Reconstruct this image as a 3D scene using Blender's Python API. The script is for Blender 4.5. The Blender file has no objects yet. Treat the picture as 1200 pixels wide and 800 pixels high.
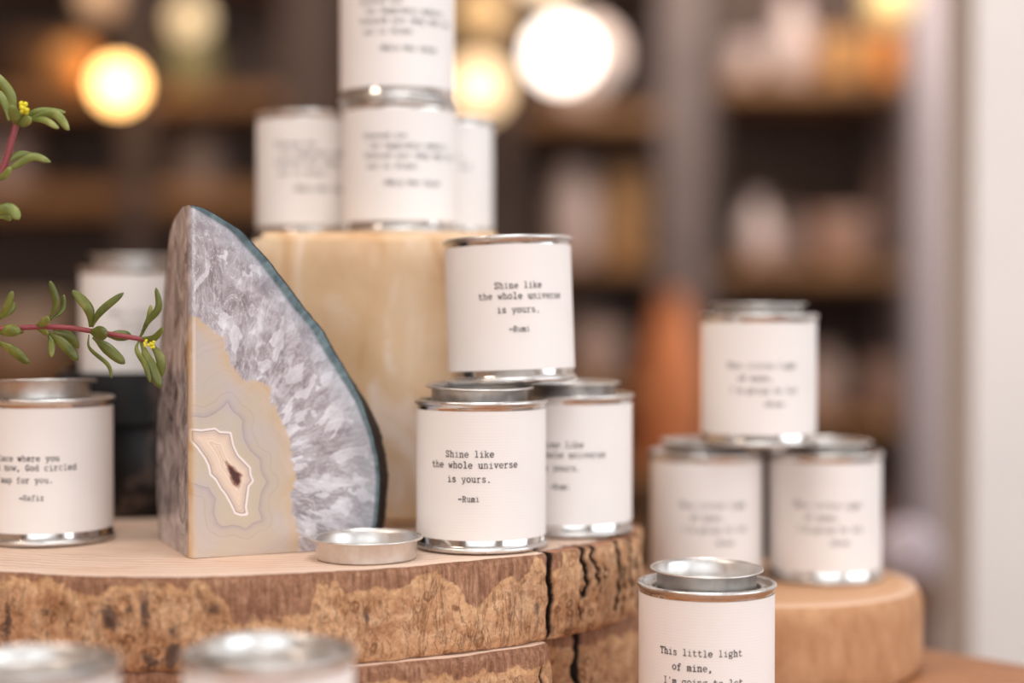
import bpy, bmesh, math, random
import numpy as np
from mathutils import Vector, Matrix, noise

random.seed(7)
D = bpy.data
SC = bpy.context.scene
COL = SC.collection
PI = math.pi

# ------------------------------------------------------------------ camera
F = 1900.0                      # focal length in photo pixels (1200 wide)
EYE = 1.01                      # eye height
HOR = 365.0                     # row of the horizon
cam_d = D.cameras.new('camera')
cam = D.objects.new('camera', cam_d)
COL.objects.link(cam)
cam.location = (0, 0, EYE)
cam.rotation_euler = (PI / 2 - math.atan((400 - HOR) / F), 0, 0)
cam_d.sensor_width = 36.0
cam_d.lens = 36.0 * F / 1200.0
cam_d.clip_start = 0.02
cam_d.dof.use_dof = True
cam_d.dof.focus_distance = 0.866
cam_d.dof.aperture_fstop = cam_d.lens / 34.0
SC.camera = cam


def P(px, py, d):
    """a point at distance d along the view axis that the photo shows at (px, py)"""
    return Vector(((px - 600) / F * d, d, EYE - (py - HOR) / F * d))


def X(px, d):
    return (px - 600) / F * d


def Z(py, d):
    return EYE - (py - HOR) / F * d


# ------------------------------------------------------------------ colour / materials
def lin(c):
    out = []
    for v in c[:3]:
        v = v / 255.0
        out.append(v / 12.92 if v <= 0.04045 else ((v + 0.055) / 1.055) ** 2.4)
    return (*out, 1.0)


class NT:
    """tiny node-tree builder"""

    def __init__(self, name):
        self.m = D.materials.new(name)
        self.m.use_nodes = True
        self.t = self.m.node_tree
        self.n = self.t.nodes
        self.b = self.n['Principled BSDF']

    def add(self, kind, **kw):
        nd = self.n.new(kind)
        for k, v in kw.items():
            if k.startswith('i_'):
                nd.inputs[k[2:].replace('_', ' ')].default_value = v
            else:
                setattr(nd, k, v)
        return nd

    def link(self, a, b):
        self.t.links.new(a, b)

    def coords(self, scale=(1, 1, 1)):
        tc = self.add('ShaderNodeTexCoord')
        mp = self.add('ShaderNodeMapping')
        mp.inputs['Scale'].default_value = scale
        self.link(tc.outputs['Object'], mp.inputs['Vector'])
        return mp.outputs['Vector']

    def noise(self, vec, scale, detail=4.0, rough=0.55, dist=0.0):
        nd = self.add('ShaderNodeTexNoise')
        nd.inputs['Scale'].default_value = scale
        nd.inputs['Detail'].default_value = detail
        nd.inputs['Roughness'].default_value = rough
        nd.inputs['Distortion'].default_value = dist
        if vec is not None:
            self.link(vec, nd.inputs['Vector'])
        return nd.outputs['Fac']

    def voronoi(self, vec, scale, feature='F1', out='Distance'):
        nd = self.add('ShaderNodeTexVoronoi', feature=feature)
        nd.inputs['Scale'].default_value = scale
        self.link(vec, nd.inputs['Vector'])
        return nd.outputs[out]

    def ramp(self, fac, stops, interp='LINEAR'):
        nd = self.add('ShaderNodeValToRGB')
        cr = nd.color_ramp
        cr.interpolation = interp
        while len(cr.elements) < len(stops):
            cr.elements.new(0.5)
        for e, (p, c) in zip(cr.elements, stops):
            e.position = p
            e.color = c if len(c) == 4 else lin(c)
        self.link(fac, nd.inputs['Fac'])
        return nd.outputs['Color']

    def ss(self, val, lo, hi, a=0.0, b=1.0):
        nd = self.add('ShaderNodeMapRange', interpolation_type='SMOOTHSTEP')
        nd.inputs['From Min'].default_value = lo
        nd.inputs['From Max'].default_value = hi
        nd.inputs['To Min'].default_value = a
        nd.inputs['To Max'].default_value = b
        self.link(val, nd.inputs['Value'])
        return nd.outputs['Result']

    def math(self, op, a, b=None):
        nd = self.add('ShaderNodeMath', operation=op)
        for i, v in enumerate((a, b)):
            if v is None:
                continue
            if isinstance(v, (int, float)):
                nd.inputs[i].default_value = v
            else:
                self.link(v, nd.inputs[i])
        return nd.outputs[0]

    def mix(self, fac, a, b, mode='MIX'):
        nd = self.add('ShaderNodeMix', data_type='RGBA', blend_type=mode)
        for i, v in ((0, fac), (6, a), (7, b)):
            if isinstance(v, (int, float)):
                nd.inputs[i].default_value = v
            elif isinstance(v, tuple):
                nd.inputs[i].default_value = v if len(v) == 4 else lin(v)
            else:
                self.link(v, nd.inputs[i])
        return nd.outputs[2]

    def attr(self, name):
        nd = self.add('ShaderNodeAttribute', attribute_name=name)
        return nd.outputs['Fac']

    def bump(self, h, strength, dist):
        nd = self.add('ShaderNodeBump')
        nd.inputs['Strength'].default_value = strength
        nd.inputs['Distance'].default_value = dist
        self.link(h, nd.inputs['Height'])
        self.link(nd.outputs['Normal'], self.b.inputs['Normal'])

    def color(self, c):
        if isinstance(c, tuple):
            self.b.inputs['Base Color'].default_value = c if len(c) == 4 else lin(c)
        else:
            self.link(c, self.b.inputs['Base Color'])

    def set(self, **kw):
        for k, v in kw.items():
            self.b.inputs[k.replace('_', ' ')].default_value = v
        return self


def plain(name, c, rough=0.6, metal=0.0, var=0.12, scale=30.0, spec=0.5):
    """a matte or glossy material with slight procedural mottling"""
    t = NT(name)
    v = t.coords()
    f = t.noise(v, scale, 3)
    base = lin(c)
    lo = tuple(max(0, x * (1 - var)) for x in base[:3]) + (1,)
    hi = tuple(min(1, x * (1 + var)) for x in base[:3]) + (1,)
    t.color(t.ramp(f, [(0.3, lo), (0.7, hi)]))
    t.set(Roughness=rough, Metallic=metal)
    t.b.inputs['Specular IOR Level'].default_value = spec
    return t.m


def lamp_mat(name, c, strength):
    t = NT(name)
    t.color(c)
    t.b.inputs['Emission Color'].default_value = lin(c)
    t.b.inputs['Emission Strength'].default_value = strength
    return t.m


def m_metal(name, c, rough, bump=0.0):
    t = NT(name)
    v = t.coords((1, 1, 1))
    f = t.noise(v, 160, 4, 0.6)
    base = lin(c)
    lo = tuple(x * 0.86 for x in base[:3]) + (1,)
    t.color(t.ramp(f, [(0.35, lo), (0.65, base)]))
    t.set(Metallic=1.0)
    r = t.ss(f, 0.3, 0.75, rough * 0.8, rough * 1.3)
    t.link(r, t.b.inputs['Roughness'])
    if bump:
        t.bump(t.noise(v, 90, 2), bump, 0.001)
    return t.m


M_TIN = m_metal('satin_tinplate', (222, 219, 216), 0.32)
M_BAND = m_metal('bright_tinplate', (222, 217, 212), 0.10)
M_LID = m_metal('lid_tinplate', (224, 220, 216), 0.38, 0.05)


def m_label():
    t = NT('laid_paper')
    v = t.coords((6, 6, 1))
    w = t.add('ShaderNodeTexWave', wave_type='BANDS', bands_direction='Z', wave_profile='SIN')
    w.inputs['Scale'].default_value = 200
    w.inputs['Distortion'].default_value = 1.2
    w.inputs['Detail'].default_value = 2
    w.inputs['Detail Scale'].default_value = 0.6
    t.link(v, w.inputs['Vector'])
    v2 = t.coords((1, 1, 1))
    n1 = t.noise(v2, 18, 2)
    c = t.mix(t.ss(n1, 0.3, 0.7), (238, 231, 227), (242, 236, 232))
    c = t.mix(t.ss(w.outputs['Fac'], 0.0, 1.0, 0.0, 0.05), c, (222, 210, 203))
    t.color(c)
    t.set(Roughness=0.85)
    t.b.inputs['Specular IOR Level'].default_value = 0.15
    t.bump(w.outputs['Fac'], 0.05, 0.0006)
    return t.m


M_LABEL = m_label()


def m_ink():
    t = NT('typewriter_ink')
    f = t.noise(t.coords(), 700, 2)
    t.color(t.ramp(f, [(0.35, (40, 32, 32)), (0.75, (104, 92, 88))]))
    t.set(Roughness=0.8)
    t.b.inputs['Specular IOR Level'].default_value = 0.1
    return t.m


M_INK = m_ink()


# ------------------------------------------------------------------ mesh helpers
def mesh_from(name, verts, faces, smooth=True):
    me = D.meshes.new(name)
    me.from_pydata([tuple(v) for v in verts], [], faces)
    me.update()
    if smooth:
        me.polygons.foreach_set('use_smooth', [True] * len(me.polygons))
    return me


def link(name, me, mat=None, parent=None, loc=None):
    o = D.objects.new(name, me)
    COL.objects.link(o)
    if mat is not None and me is not None and len(me.materials) == 0:
        for m in (mat if isinstance(mat, (list, tuple)) else [mat]):
            me.materials.append(m)
    if parent is not None:
        o.parent = parent
    if loc is not None:
        o.location = loc
    return o


def tag(o, label=None, cat=None, group=None, kind=None):
    if label:
        o['label'] = label
    if cat:
        o['category'] = cat
    if group:
        o['group'] = group
    if kind:
        o['kind'] = kind
    return o


def thing(name, label, cat, loc=(0, 0, 0), group=None, rot=(0, 0, 0)):
    o = D.objects.new(name, None)
    COL.objects.link(o)
    o.location = loc
    o.rotation_euler = rot
    o.empty_display_size = 0.02
    return tag(o, label, cat, group)


def sharp(me, deg=35):
    me.polygons.foreach_set('use_smooth', [True] * len(me.polygons))
    try:
        me.set_sharp_from_angle(angle=math.radians(deg))
    except Exception:
        pass
    return me


def lathe(name, prof, n=96, closed=False, sharp_deg=40):
    """revolve (r, z) points about z; r = 0 ends collapse to a fan"""
    vs, fs, rows = [], [], []
    for r, z in prof:
        if r < 1e-7:
            rows.append([len(vs)])
            vs.append((0, 0, z))
        else:
            rows.append(list(range(len(vs), len(vs) + n)))
            for i in range(n):
                a = 2 * PI * i / n
                vs.append((r * math.cos(a), r * math.sin(a), z))
    pairs = list(zip(rows[:-1], rows[1:]))
    if closed:
        pairs.append((rows[-1], rows[0]))
    for a, b in pairs:
        for i in range(n):
            j = (i + 1) % n
            if len(a) == 1 and len(b) == 1:
                continue
            if len(a) == 1:
                fs.append((a[0], b[j], b[i]))
            elif len(b) == 1:
                fs.append((a[i], a[j], b[0]))
            else:
                fs.append((a[i], a[j], b[j], b[i]))
    me = mesh_from(name, vs, fs)
    bm = bmesh.new()
    bm.from_mesh(me)
    bmesh.ops.recalc_face_normals(bm, faces=bm.faces)
    bm.to_mesh(me)
    bm.free()
    return sharp(me, sharp_deg)


def arc(cr, cz, rad, a0, a1, n=6):
    return [(cr + rad * math.cos(math.radians(a0 + (a1 - a0) * i / n)),
             cz + rad * math.sin(math.radians(a0 + (a1 - a0) * i / n))) for i in range(n + 1)]


def box_mesh(name, x0, x1, y0, y1, z0, z1, bev=0.0, seg=2):
    bm = bmesh.new()
    bmesh.ops.create_cube(bm, size=1.0)
    for v in bm.verts:
        v.co.x = x0 + (v.co.x + .5) * (x1 - x0)
        v.co.y = y0 + (v.co.y + .5) * (y1 - y0)
        v.co.z = z0 + (v.co.z + .5) * (z1 - z0)
    if bev:
        bmesh.ops.bevel(bm, geom=list(bm.edges), offset=bev, segments=seg, affect='EDGES', profile=0.5)
    me = D.meshes.new(name)
    bm.to_mesh(me)
    bm.free()
    if bev:
        sharp(me, 30)
    return me


def smooth_path(pts, n):
    """Catmull-Rom through 3-D points"""
    pts = [Vector(p) for p in pts]
    if len(pts) == 2:
        return [pts[0].lerp(pts[1], i / (n - 1)) for i in range(n)]
    ext = [pts[0] * 2 - pts[1]] + pts + [pts[-1] * 2 - pts[-2]]
    out = []
    m = len(pts) - 1
    for i in range(n):
        u = i / (n - 1) * m
        k = min(int(u), m - 1)
        t = u - k
        p0, p1, p2, p3 = ext[k:k + 4]
        out.append(0.5 * ((2 * p1) + (p2 - p0) * t + (2 * p0 - 5 * p1 + 4 * p2 - p3) * t * t +
                          (3 * p1 - p0 - 3 * p2 + p3) * t ** 3))
    return out


class MB:
    def __init__(self):
        self.v, self.f, self.mi = [], [], []

    def tube(self, pts, rad, n=10, flat=1.0, side=None, mi=0):
        """tube along pts; rad(i/N) radius; flat squeezes the direction across 'side'"""
        N = len(pts)
        base = len(self.v)
        for i, p in enumerate(pts):
            d = (pts[min(i + 1, N - 1)] - pts[max(i - 1, 0)]).normalized()
            s = side if side is not None else Vector((0.1, 1, 0.05))
            u = d.cross(s)
            if u.length < 1e-6:
                u = d.orthogonal()
            u.normalize()
            w = u.cross(d).normalized()
            r = rad(i / (N - 1)) if callable(rad) else rad
            for k in range(n):
                a = 2 * PI * k / n
                cu, cw = math.cos(a) * r, math.sin(a) * r * flat
                if flat < 1:     # a shallow gutter along a leaf's upper side
                    cw -= 0.35 * r * (1 - abs(math.cos(a))) * flat if math.sin(a) < 0 else 0
                self.v.append(p + u * cu + w * cw)
        for i in range(N - 1):
            for k in range(n):
                a, b = base + i * n + k, base + i * n + (k + 1) % n
                self.f.append((a, b, b + n, a + n))
                self.mi.append(mi)
        self.f.append(tuple(base + k for k in range(n))[::-1])
        self.mi.append(mi)
        self.f.append(tuple(base + (N - 1) * n + k for k in range(n)))
        self.mi.append(mi)

    def ball(self, c, r, n=8, sq=(1, 1, 1)):
        base = len(self.v)
        for i in range(n + 1):
            th = PI * i / n
            for k in range(n * 2):
                a = PI * k / n
                self.v.append(Vector((c[0] + r * sq[0] * math.sin(th) * math.cos(a),
                                      c[1] + r * sq[1] * math.sin(th) * math.sin(a),
                                      c[2] + r * sq[2] * math.cos(th))))
        m = n * 2
        for i in range(n):
            for k in range(m):
                a, b = base + i * m + k, base + i * m + (k + 1) % m
                self.f.append((a, b, b + m, a + m))
                self.mi.append(0)

    def build(self, name, mat, parent=None):
        me = mesh_from(name, self.v, self.f)
        me.polygons.foreach_set('material_index', self.mi)
        return link(name, me, mat, parent)


# ------------------------------------------------------------------ typewriter lettering
def E(cx, cy, rx, ry, a0=0, a1=360, n=12):
    return [(cx + rx * math.cos(math.radians(a0 + (a1 - a0) * i / n)),
             cy + ry * math.sin(math.radians(a0 + (a1 - a0) * i / n))) for i in range(n + 1)]


G = {
    'a': [E(2.1, 1.35, 1.6, 1.35), [(0.9, 4.1), (1.5, 4.9), (2.8, 5), (3.7, 4.3), (3.7, 0.6), (4.4, 0), (5, .1)]],
    'b': [[(0, 7), (1, 7), (1, 0)], E(2.8, 2.5, 1.9, 2.5)],
    'c': [E(2.6, 2.5, 2.1, 2.5, 40, 320), [(4.2, 5), (4.2, 3.7)]],
    'd': [[(3, 7), (4, 7), (4, 0), (5, 0)], E(2.2, 2.5, 1.9, 2.5)],
    'e': [[(.5, 2.6), (4.6, 2.6)] + E(2.55, 2.5, 2.05, 2.5, 0, 320)],
    'f': [[(4.4, 6.2), (3.8, 7), (2.8, 7), (2, 6.2), (2, 0)], [(.5, 4.7), (3.8, 4.7)], [(.7, 0), (3.6, 0)]],
    'g': [E(2.2, 3, 1.8, 1.9), [(3.4, 4.4), (4, 5), (4.9, 4.9)], [(1.2, 1.5), (.8, .8), (1.4, .2), (3.4, .1), (4.3, -.6), (4.1, -1.7), (2.5, -2.2), (.8, -1.8), (.5, -.8), (1.4, 0)]],
    'h': [[(0, 7), (1, 7), (1, 0)], [(1, 3.6), (2, 4.8), (3.2, 5), (4, 4.2), (4, 0)], [(.2, 0), (1.9, 0)], [(3.2, 0), (4.9, 0)]],
    'i': [[(1, 4.8), (2.6, 4.8), (2.6, 0)], [(.8, 0), (4.4, 0)], [(2.5, 6.7), (2.6, 6.9)]],
    'k': [[(0, 7), (1, 7), (1, 0)], [(1, 2), (3.8, 4.8)], [(2.1, 3.1), (4.2, 0)], [(2.9, 4.8), (4.7, 4.8)], [(.2, 0), (1.8, 0)], [(3.4, 0), (5, 0)]],
    'l': [[(1, 7), (2.6, 7), (2.6, 0)], [(.8, 0), (4.4, 0)]],
    'm': [[(0, 4.8), (.6, 4.8), (.6, 0)], [(.6, 4), (1.5, 5), (2.5, 4.4), (2.5, 0)], [(2.5, 4), (3.5, 5), (4.4, 4.4), (4.4, 0)], [(0, 0), (1.2, 0)], [(2.1, 0), (3, 0)], [(4, 0), (5.1, 0)]],
    'n': [[(0, 4.8), (1, 4.8), (1, 0)], [(1, 3.6), (2, 4.8), (3.2, 5), (4, 4.2), (4, 0)], [(.2, 0), (1.9, 0)], [(3.2, 0), (4.9, 0)]],
    'o': [E(2.5, 2.5, 2.1, 2.5)],
    'p': [[(0, 4.8), (1, 4.8), (1, -2)], E(2.8, 2.5, 1.9, 2.5), [(.2, -2), (2, -2)]],
    'r': [[(.4, 4.8), (1.6, 4.8), (1.6, 0)], [(1.6, 3.2), (2.6, 4.7), (3.8, 5), (4.6, 4.4)], [(.4, 0), (3.2, 0)]],
    's': [[(4.1, 3.9), (3.6, 4.8), (2.5, 5), (1.2, 4.7), (.9, 3.7), (1.8, 2.9), (3.4, 2.3), (4.3, 1.4), (3.8, .3), (2.5, 0), (1.1, .3), (.7, 1.3)]],
    't': [[(1.8, 6.6), (1.8, 1), (2.4, .1), (3.5, 0), (4.5, .9)], [(.5, 4.7), (4, 4.7)]],
    'u': [[(0, 4.8), (1, 4.8), (1, 1), (1.7, .1), (2.9, 0), (4, 1.3)], [(3, 4.8), (4, 4.8), (4, 0), (5, 0)]],
    'v': [[(.6, 4.8), (2.5, 0), (4.4, 4.8)], [(0, 4.8), (1.6, 4.8)], [(3.4, 4.8), (5, 4.8)]],
    'w': [[(.4, 4.8), (1.4, 0), (2.5, 4), (3.6, 0), (4.6, 4.8)], [(-.1, 4.8), (1.2, 4.8)], [(3.8, 4.8), (5.1, 4.8)]],
    'y': [[(.6, 4.8), (2.6, 0)], [(4.4, 4.8), (2.4, -1.2), (1.5, -2), (.6, -1.9)], [(0, 4.8), (1.6, 4.8)], [(3.4, 4.8), (5, 4.8)]],
    'z': [[(.9, 3.8), (.9, 4.8), (4.1, 4.8), (.8, 0), (4.2, 0), (4.2, 1)]],
    'S': [[(4.3, 5.2), (4.3, 6.8)], [(4.3, 5.6), (3.5, 6.8), (2.3, 7), (1, 6.4), (.8, 5), (1.8, 4), (3.4, 3.3), (4.4, 2.2), (4, .5), (2.6, 0), (1.3, .4), (.7, 1.6)], [(.7, 1.8), (.7, .1)]],
    'T': [[(.4, 5.4), (.4, 7), (4.6, 7), (4.6, 5.4)], [(2.5, 7), (2.5, 0)], [(1.3, 0), (3.7, 0)]],
    'R': [[(1, 7), (1, 0)], [(.1, 7), (3, 7), (4.1, 6.3), (4.1, 4.6), (3, 3.6), (1, 3.6)], [(2.6, 3.6), (4.2, 0), (5, 0)], [(.1, 0), (1.9, 0)]],
    'H': [[(.9, 7), (.9, 0)], [(4.1, 7), (4.1, 0)], [(.9, 3.6), (4.1, 3.6)], [(.1, 7), (1.8, 7)], [(3.2, 7), (4.9, 7)], [(.1, 0), (1.8, 0)], [(3.2, 0), (4.9, 0)]],
    'I': [[(2.5, 7), (2.5, 0)], [(1, 7), (4, 7)], [(1, 0), (4, 0)]],
    'G': [E(2.5, 3.5, 2, 3.5, 45, 330), [(2.8, 3), (4.8, 3)], [(4.2, 3), (4.2, .3)], [(4, 6.9), (4, 5.3)]],
    'B': [[(1, 7), (1, 0)], [(.1, 7), (3, 7), (4, 6.2), (4, 4.6), (3, 3.7), (1, 3.7)], [(3, 3.7), (4.4, 2.8), (4.4, .9), (3.2, 0), (.1, 0)]],
    'M': [[(.6, 0), (.6, 7), (2.5, 2.6), (4.4, 7), (4.4, 0)], [(-.1, 7), (.6, 7)], [(4.4, 7), (5.1, 7)], [(-.1, 0), (1.4, 0)], [(3.6, 0), (5.1, 0)]],
    'A': [[(.4, 0), (2.5, 7), (4.6, 0)], [(1.2, 2.5), (3.8, 2.5)], [(-.1, 0), (1.2, 0)], [(3.8, 0), (5.1, 0)]],
    'D': [[(1, 7), (1, 0)], [(.1, 7), (2.6, 7), (4.2, 5.5), (4.2, 1.5), (2.6, 0), (.1, 0)]],
    '.': [[(2.2, .3), (2.5, .45)], [(2.3, .1), (2.6, .4)]],
    ',': [[(2.4, .6), (2.6, .2), (1.9, -1.3)], [(2.2, .4), (2.6, .5)]],
    '-': [[(.6, 2.8), (4.6, 2.8)]],
    "'": [[(2.5, 7), (2.4, 5.4)], [(2.6, 7), (2.45, 5.2)]],
}
R_LAB = 0.03665
LETTER_R = R_LAB + 0.00042


def lettering_mesh(name, lines, R=LETTER_R, seed=1):
    """lines: (text, left arc position in mm, baseline height in mm, pitch in mm [, slope mm/mm]) on the tin's front (-Y)"""
    rnd = random.Random(seed)
    vs, fs = [], []

    def put(u, z):
        a = -PI / 2 + u / 1000.0 / R
        vs.append((R * math.cos(a), R * math.sin(a), z / 1000.0))
        return len(vs) - 1

    for ln in lines:
        text, u0, zb, pitch = ln[:4]
        slope = ln[4] if len(ln) > 4 else 0.0
        un = pitch / 6.0
        uy = un * 1.04
        for ci, ch in enumerate(text):
            if ch == ' ':
                continue
            ox = u0 + ci * pitch
            oz = zb + rnd.uniform(-.10, .10) + slope * ci * pitch
            w = un * rnd.uniform(.78, 1.08)
            if ch in '.,-':
                w = un * 1.7
            for pl in G[ch]:
                pts = [(ox + x * un, oz + y * uy) for x, y in pl]
                q = [pts[0]]
                for a, b in zip(pts[:-1], pts[1:]):     # split long strokes so they follow the curve
                    L = math.hypot(b[0] - a[0], b[1] - a[1])
                    k = max(1, int(L / 0.8))
                    for i in range(1, k + 1):
                        q.append((a[0] + (b[0] - a[0]) * i / k, a[1] + (b[1] - a[1]) * i / k))
                for a, b in zip(q[:-1], q[1:]):
                    dx, dy = b[0] - a[0], b[1] - a[1]
                    L = math.hypot(dx, dy) or 1e-6
                    dx, dy = dx / L * w / 2, dy / L * w / 2
                    e = 0.5
                    a2 = (a[0] - dx * e, a[1] - dy * e)
                    b2 = (b[0] + dx * e, b[1] + dy * e)
                    fs.append((put(a2[0] - dy, a2[1] + dx), put(a2[0] + dy, a2[1] - dx),
                               put(b2[0] + dy, b2[1] - dx), put(b2[0] - dy, b2[1] + dx)))
    me = mesh_from(name, vs, fs, smooth=False)
    me.materials.append(M_INK)
    return me


MM = 0.08387 * 0 + 1.0
TXT = {}
TXT['shine'] = lettering_mesh('lettering', [
    ('Shine like', -20.4, 53.6, 2.80),
    ('the whole universe', -30.0, 47.6, 2.86),
    ('is yours.', -19.2, 39.9, 2.80),
    ('-Rumi', -12.8, 29.3, 2.45)], seed=3)
TXT['light'] = lettering_mesh('lettering', [
    ('This little light', -26.2, 50.0, 2.72),
    ('of mine,', -18.5, 42.2, 2.78),
    ("I'm going to let", -24.0, 34.6, 2.78),
    ('shine.', -2.0, 26.4, 2.45)], seed=5)
TXT['place'] = lettering_mesh('lettering', [
    ('This place where you', -43.5, 49.0, 2.62),
    ('are right now, God circled', -49.5, 43.7, 2.62),
    ('on a map for you.', -39.0, 36.7, 2.62),
    ('-Hafiz', -14.0, 26.8, 2.40)], seed=8)
TXT['blessed'] = lettering_mesh('lettering', [
    ('Blessed are', -23.5, 59.5, 2.55),
    ('the happiness makers,', -20.0, 53.4, 2.66),
    ('blessed are they who are', -23.5, 47.2, 2.72),
    ('out to shine.', -21.0, 40.6, 2.62),
    ('-Mary Mae Adams', -10.5, 30.2, 2.62)], seed=11)

# ------------------------------------------------------------------ candle tins
TIN_H = 0.084
RB = 0.0378          # bead radius
RW = 0.0364          # wall radius


def tin_profile():
    p = [(0, 0.0016), (0.0330, 0.0016), (0.0345, 0.0002)]
    p += arc(0.0362, 0.0022, 0.0016, -100, 80, 8)
    p += [(0.0367, 0.0042), (RW, 0.0047)]
    p += [(RW, 0.0795)]
    p += [(0.0366, 0.0803)]
    p += arc(0.0365, 0.0824, 0.0014, -60, 180, 10)
    p += [(0.0350, 0.0802), (0.0345, 0.0796), (0.0312, 0.0796)]
    p += arc(0.0303, 0.0806, 0.0011, -20, 180, 8)
    p += [(0.0291, 0.0790), (0.0285, 0.0786), (0, 0.0786)]
    return p


ME_BODY = lathe('tin_body', tin_profile(), 128)
ME_BODY.materials.append(M_BAND)
ME_BODY.materials.append(M_TIN)
ME_BODY.polygons.foreach_set('material_index', [0 if math.hypot(p.center.x, p.center.y) > RW - .0004 and .0043 < p.center.z < .0800 else 1 for p in ME_BODY.polygons])
LID_Z = 0.0788


def lid_profile(h=0.0115):
    p = [(0, 0.0), (0.0258, 0.0)]
    p += arc(0.0262, 0.0009, 0.0009, -80, 0, 4)
    p += [(0.02712, h - 0.0018), (0.0276, h - 0.0012)]
    p += [(0.0298, h - 0.0011)]
    p += arc(0.0301, h - 0.0004, 0.00065, -90, 100, 6)
    p += [(0.0296, h - 0.0002), (0.0276, h - 0.0004), (0.0268, h - 0.0014)]
    p += [(0.0265, 0.0018), (0.0255, 0.0011), (0.0180, 0.0010), (0.0172, 0.0014), (0, 0.0014)]
    return p


ME_LID = lathe('tin_lid', lid_profile(), 112)
ME_LID.materials.append(M_LID)


def label_mesh():
    z0, z1 = 0.0078, 0.0784
    n = 160
    vs, fs = [], []
    span = 2 * PI * 1.03
    for i in range(n + 1):
        t = i / n
        a = PI * 0.62 + span * t
        r = R_LAB + 0.00022 * t
        for rr, z in ((r, z0), (r, z0 + .012), (r, (z0 + z1) / 2), (r, z1 - .012), (r, z1), (r - 0.00016, z1), (r - 0.00016, z0)):
            vs.append((rr * math.cos(a), rr * math.sin(a), z))
    k = 7
    for i in range(n):
        for j in range(k):
            j2 = (j + 1) % k
            fs.append((i * k + j, (i + 1) * k + j, (i + 1) * k + j2, i * k + j2))
    fs.append(tuple(range(k))[::-1])
    fs.append(tuple(n * k + j for j in range(k)))
    me = mesh_from('paper_label', vs, fs)
    bm = bmesh.new()
    bm.from_mesh(me)
    bmesh.ops.recalc_face_normals(bm, faces=bm.faces)
    bm.to_mesh(me)
    bm.free()
    sharp(me, 40)
    me.materials.append(M_LABEL)
    return me


ME_LABEL = label_mesh()


def tin(label, loc, turn, text, lid='raised', lean=(0, 0), lid_tilt=(0, 0), group=None, lid_off=(0, 0), lid_lift=0.0):
    """turn: degrees the lettering is turned to the right; lean: rotation about x and y in degrees"""
    r = thing('candle_tin', label, 'candle tin', loc, group)
    view = math.atan2(loc[0], loc[1])          # towards the viewer's side of the display
    r.rotation_euler = (math.radians(lean[0]), math.radians(lean[1]), math.radians(turn) - view)
    link('tin_body', ME_BODY, None, r)
    lab = link('paper_label', ME_LABEL, None, r)
    link('lettering', TXT[text], None, lab)
    ld = link('tin_lid', ME_LID, None, r)
    if lid == 'raised':
        ld.location = (lid_off[0], lid_off[1], LID_Z + lid_lift)
        ld.rotation_euler = (math.radians(lid_tilt[0]), math.radians(lid_tilt[1]), random.uniform(0, 6))
    else:
        ld.scale = (1, 1, 0.36)
        ld.location = (0, 0, LID_Z)
    return r


Z_TABLE = EYE - 0.23
Z_DISC = EYE - 0.133
Z_PIL = EYE + 0.049
LH = LID_Z + 0.0115            # height of a tin with its lid standing proud

tin('cream labelled tin in front right of the agate bookend, another tin stacked on it',
    (X(563.7, .919), .919, Z_DISC), 0, 'shine', lid_tilt=(0, -2.4), lid_off=(-0.001, -0.004), lid_lift=.0012)
tin('cream labelled candle tin half hidden behind the lower front tin on the wooden round',
    (X(669.5, .982), .982, Z_DISC), 0, 'shine', lid_off=(-.001, 0))
tin('cream labelled candle tin stacked on top of two tins beside the agate bookend',
    (X(600, .943), .943, Z_DISC + LH + .0013), 19, 'shine', lid='closed', lean=(-2.0, -1.4))
tin('cream labelled tin at the left end of the wooden round, cut by the edge',
    (X(56, .946), .946, Z_DISC), -4, 'place', lid_tilt=(3.5, -2.5), lid_off=(-.003, -.002), lid_lift=.0024)
tin('cream labelled candle tin standing lowest at the front right, below the wooden round',
    (X(828.5, .879), .879, Z_TABLE), 0, 'light', lid_tilt=(1.2, 0), lid_off=(0, 0.001), lid_lift=.0006)
tin('cream labelled candle tin on top of the three tin pyramid on the small round slab',
    (X(889, 1.045), 1.045, Z_TABLE + .0545 + LH), 9, 'light')
tin('cream labelled candle tin at the bottom left of the pyramid on the small round slab',
    (X(828, 1.07), 1.07, Z_TABLE + .0545), 13, 'light')
tin('cream labelled candle tin at the bottom right of the pyramid on the small round slab',
    (X(967, 1.07), 1.07, Z_TABLE + .0545), 9, 'light')
tin('cream labelled candle tin at the front middle of the amber block, carrying another tin',
    (X(468.5, 1.05), 1.05, Z_PIL), 0, 'blessed', lid='closed')
tin('cream labelled candle tin highest of all, stacked on the middle tin on the amber block',
    (X(466, 1.05), 1.05, Z_PIL + TIN_H - .0002), -2, 'blessed', lid='closed')
tin('cream labelled candle tin at the left rear of the amber block top',
    (X(365, 1.10), 1.10, Z_PIL), -2, 'blessed', lid='closed')
tin('cream labelled candle tin mostly hidden at the right rear of the amber block top',
    (X(515.5, 1.127), 1.127, Z_PIL), -30, 'blessed', lid='closed')
tin('cream labelled candle tin standing in the dark stone box behind the green sprig',
    (-.2605, 1.12, EYE - .053), 14, 'light', lid_tilt=(-1, 0), lid_lift=.002)
tin('strongly blurred candle tin in the bottom left corner of the photo, close to the camera',
    (X(32, .675), .675, Z_TABLE), 30, 'place', lid_lift=-.0055)
tin('strongly blurred candle tin in front of the wooden round, showing only its tilted lid',
    (X(314, .698), .698, Z_TABLE), -30, 'shine', lid_tilt=(1.5, -3.5), lid_lift=-.0055)

lid_o = link('tin_lid', ME_LID, None, None, (X(429, .875), .875, Z_DISC))
lid_o.name = 'loose_tin_lid'
tag(lid_o, 'loose round silver tin lid lying open side up before the agate bookend', 'lid')


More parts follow.
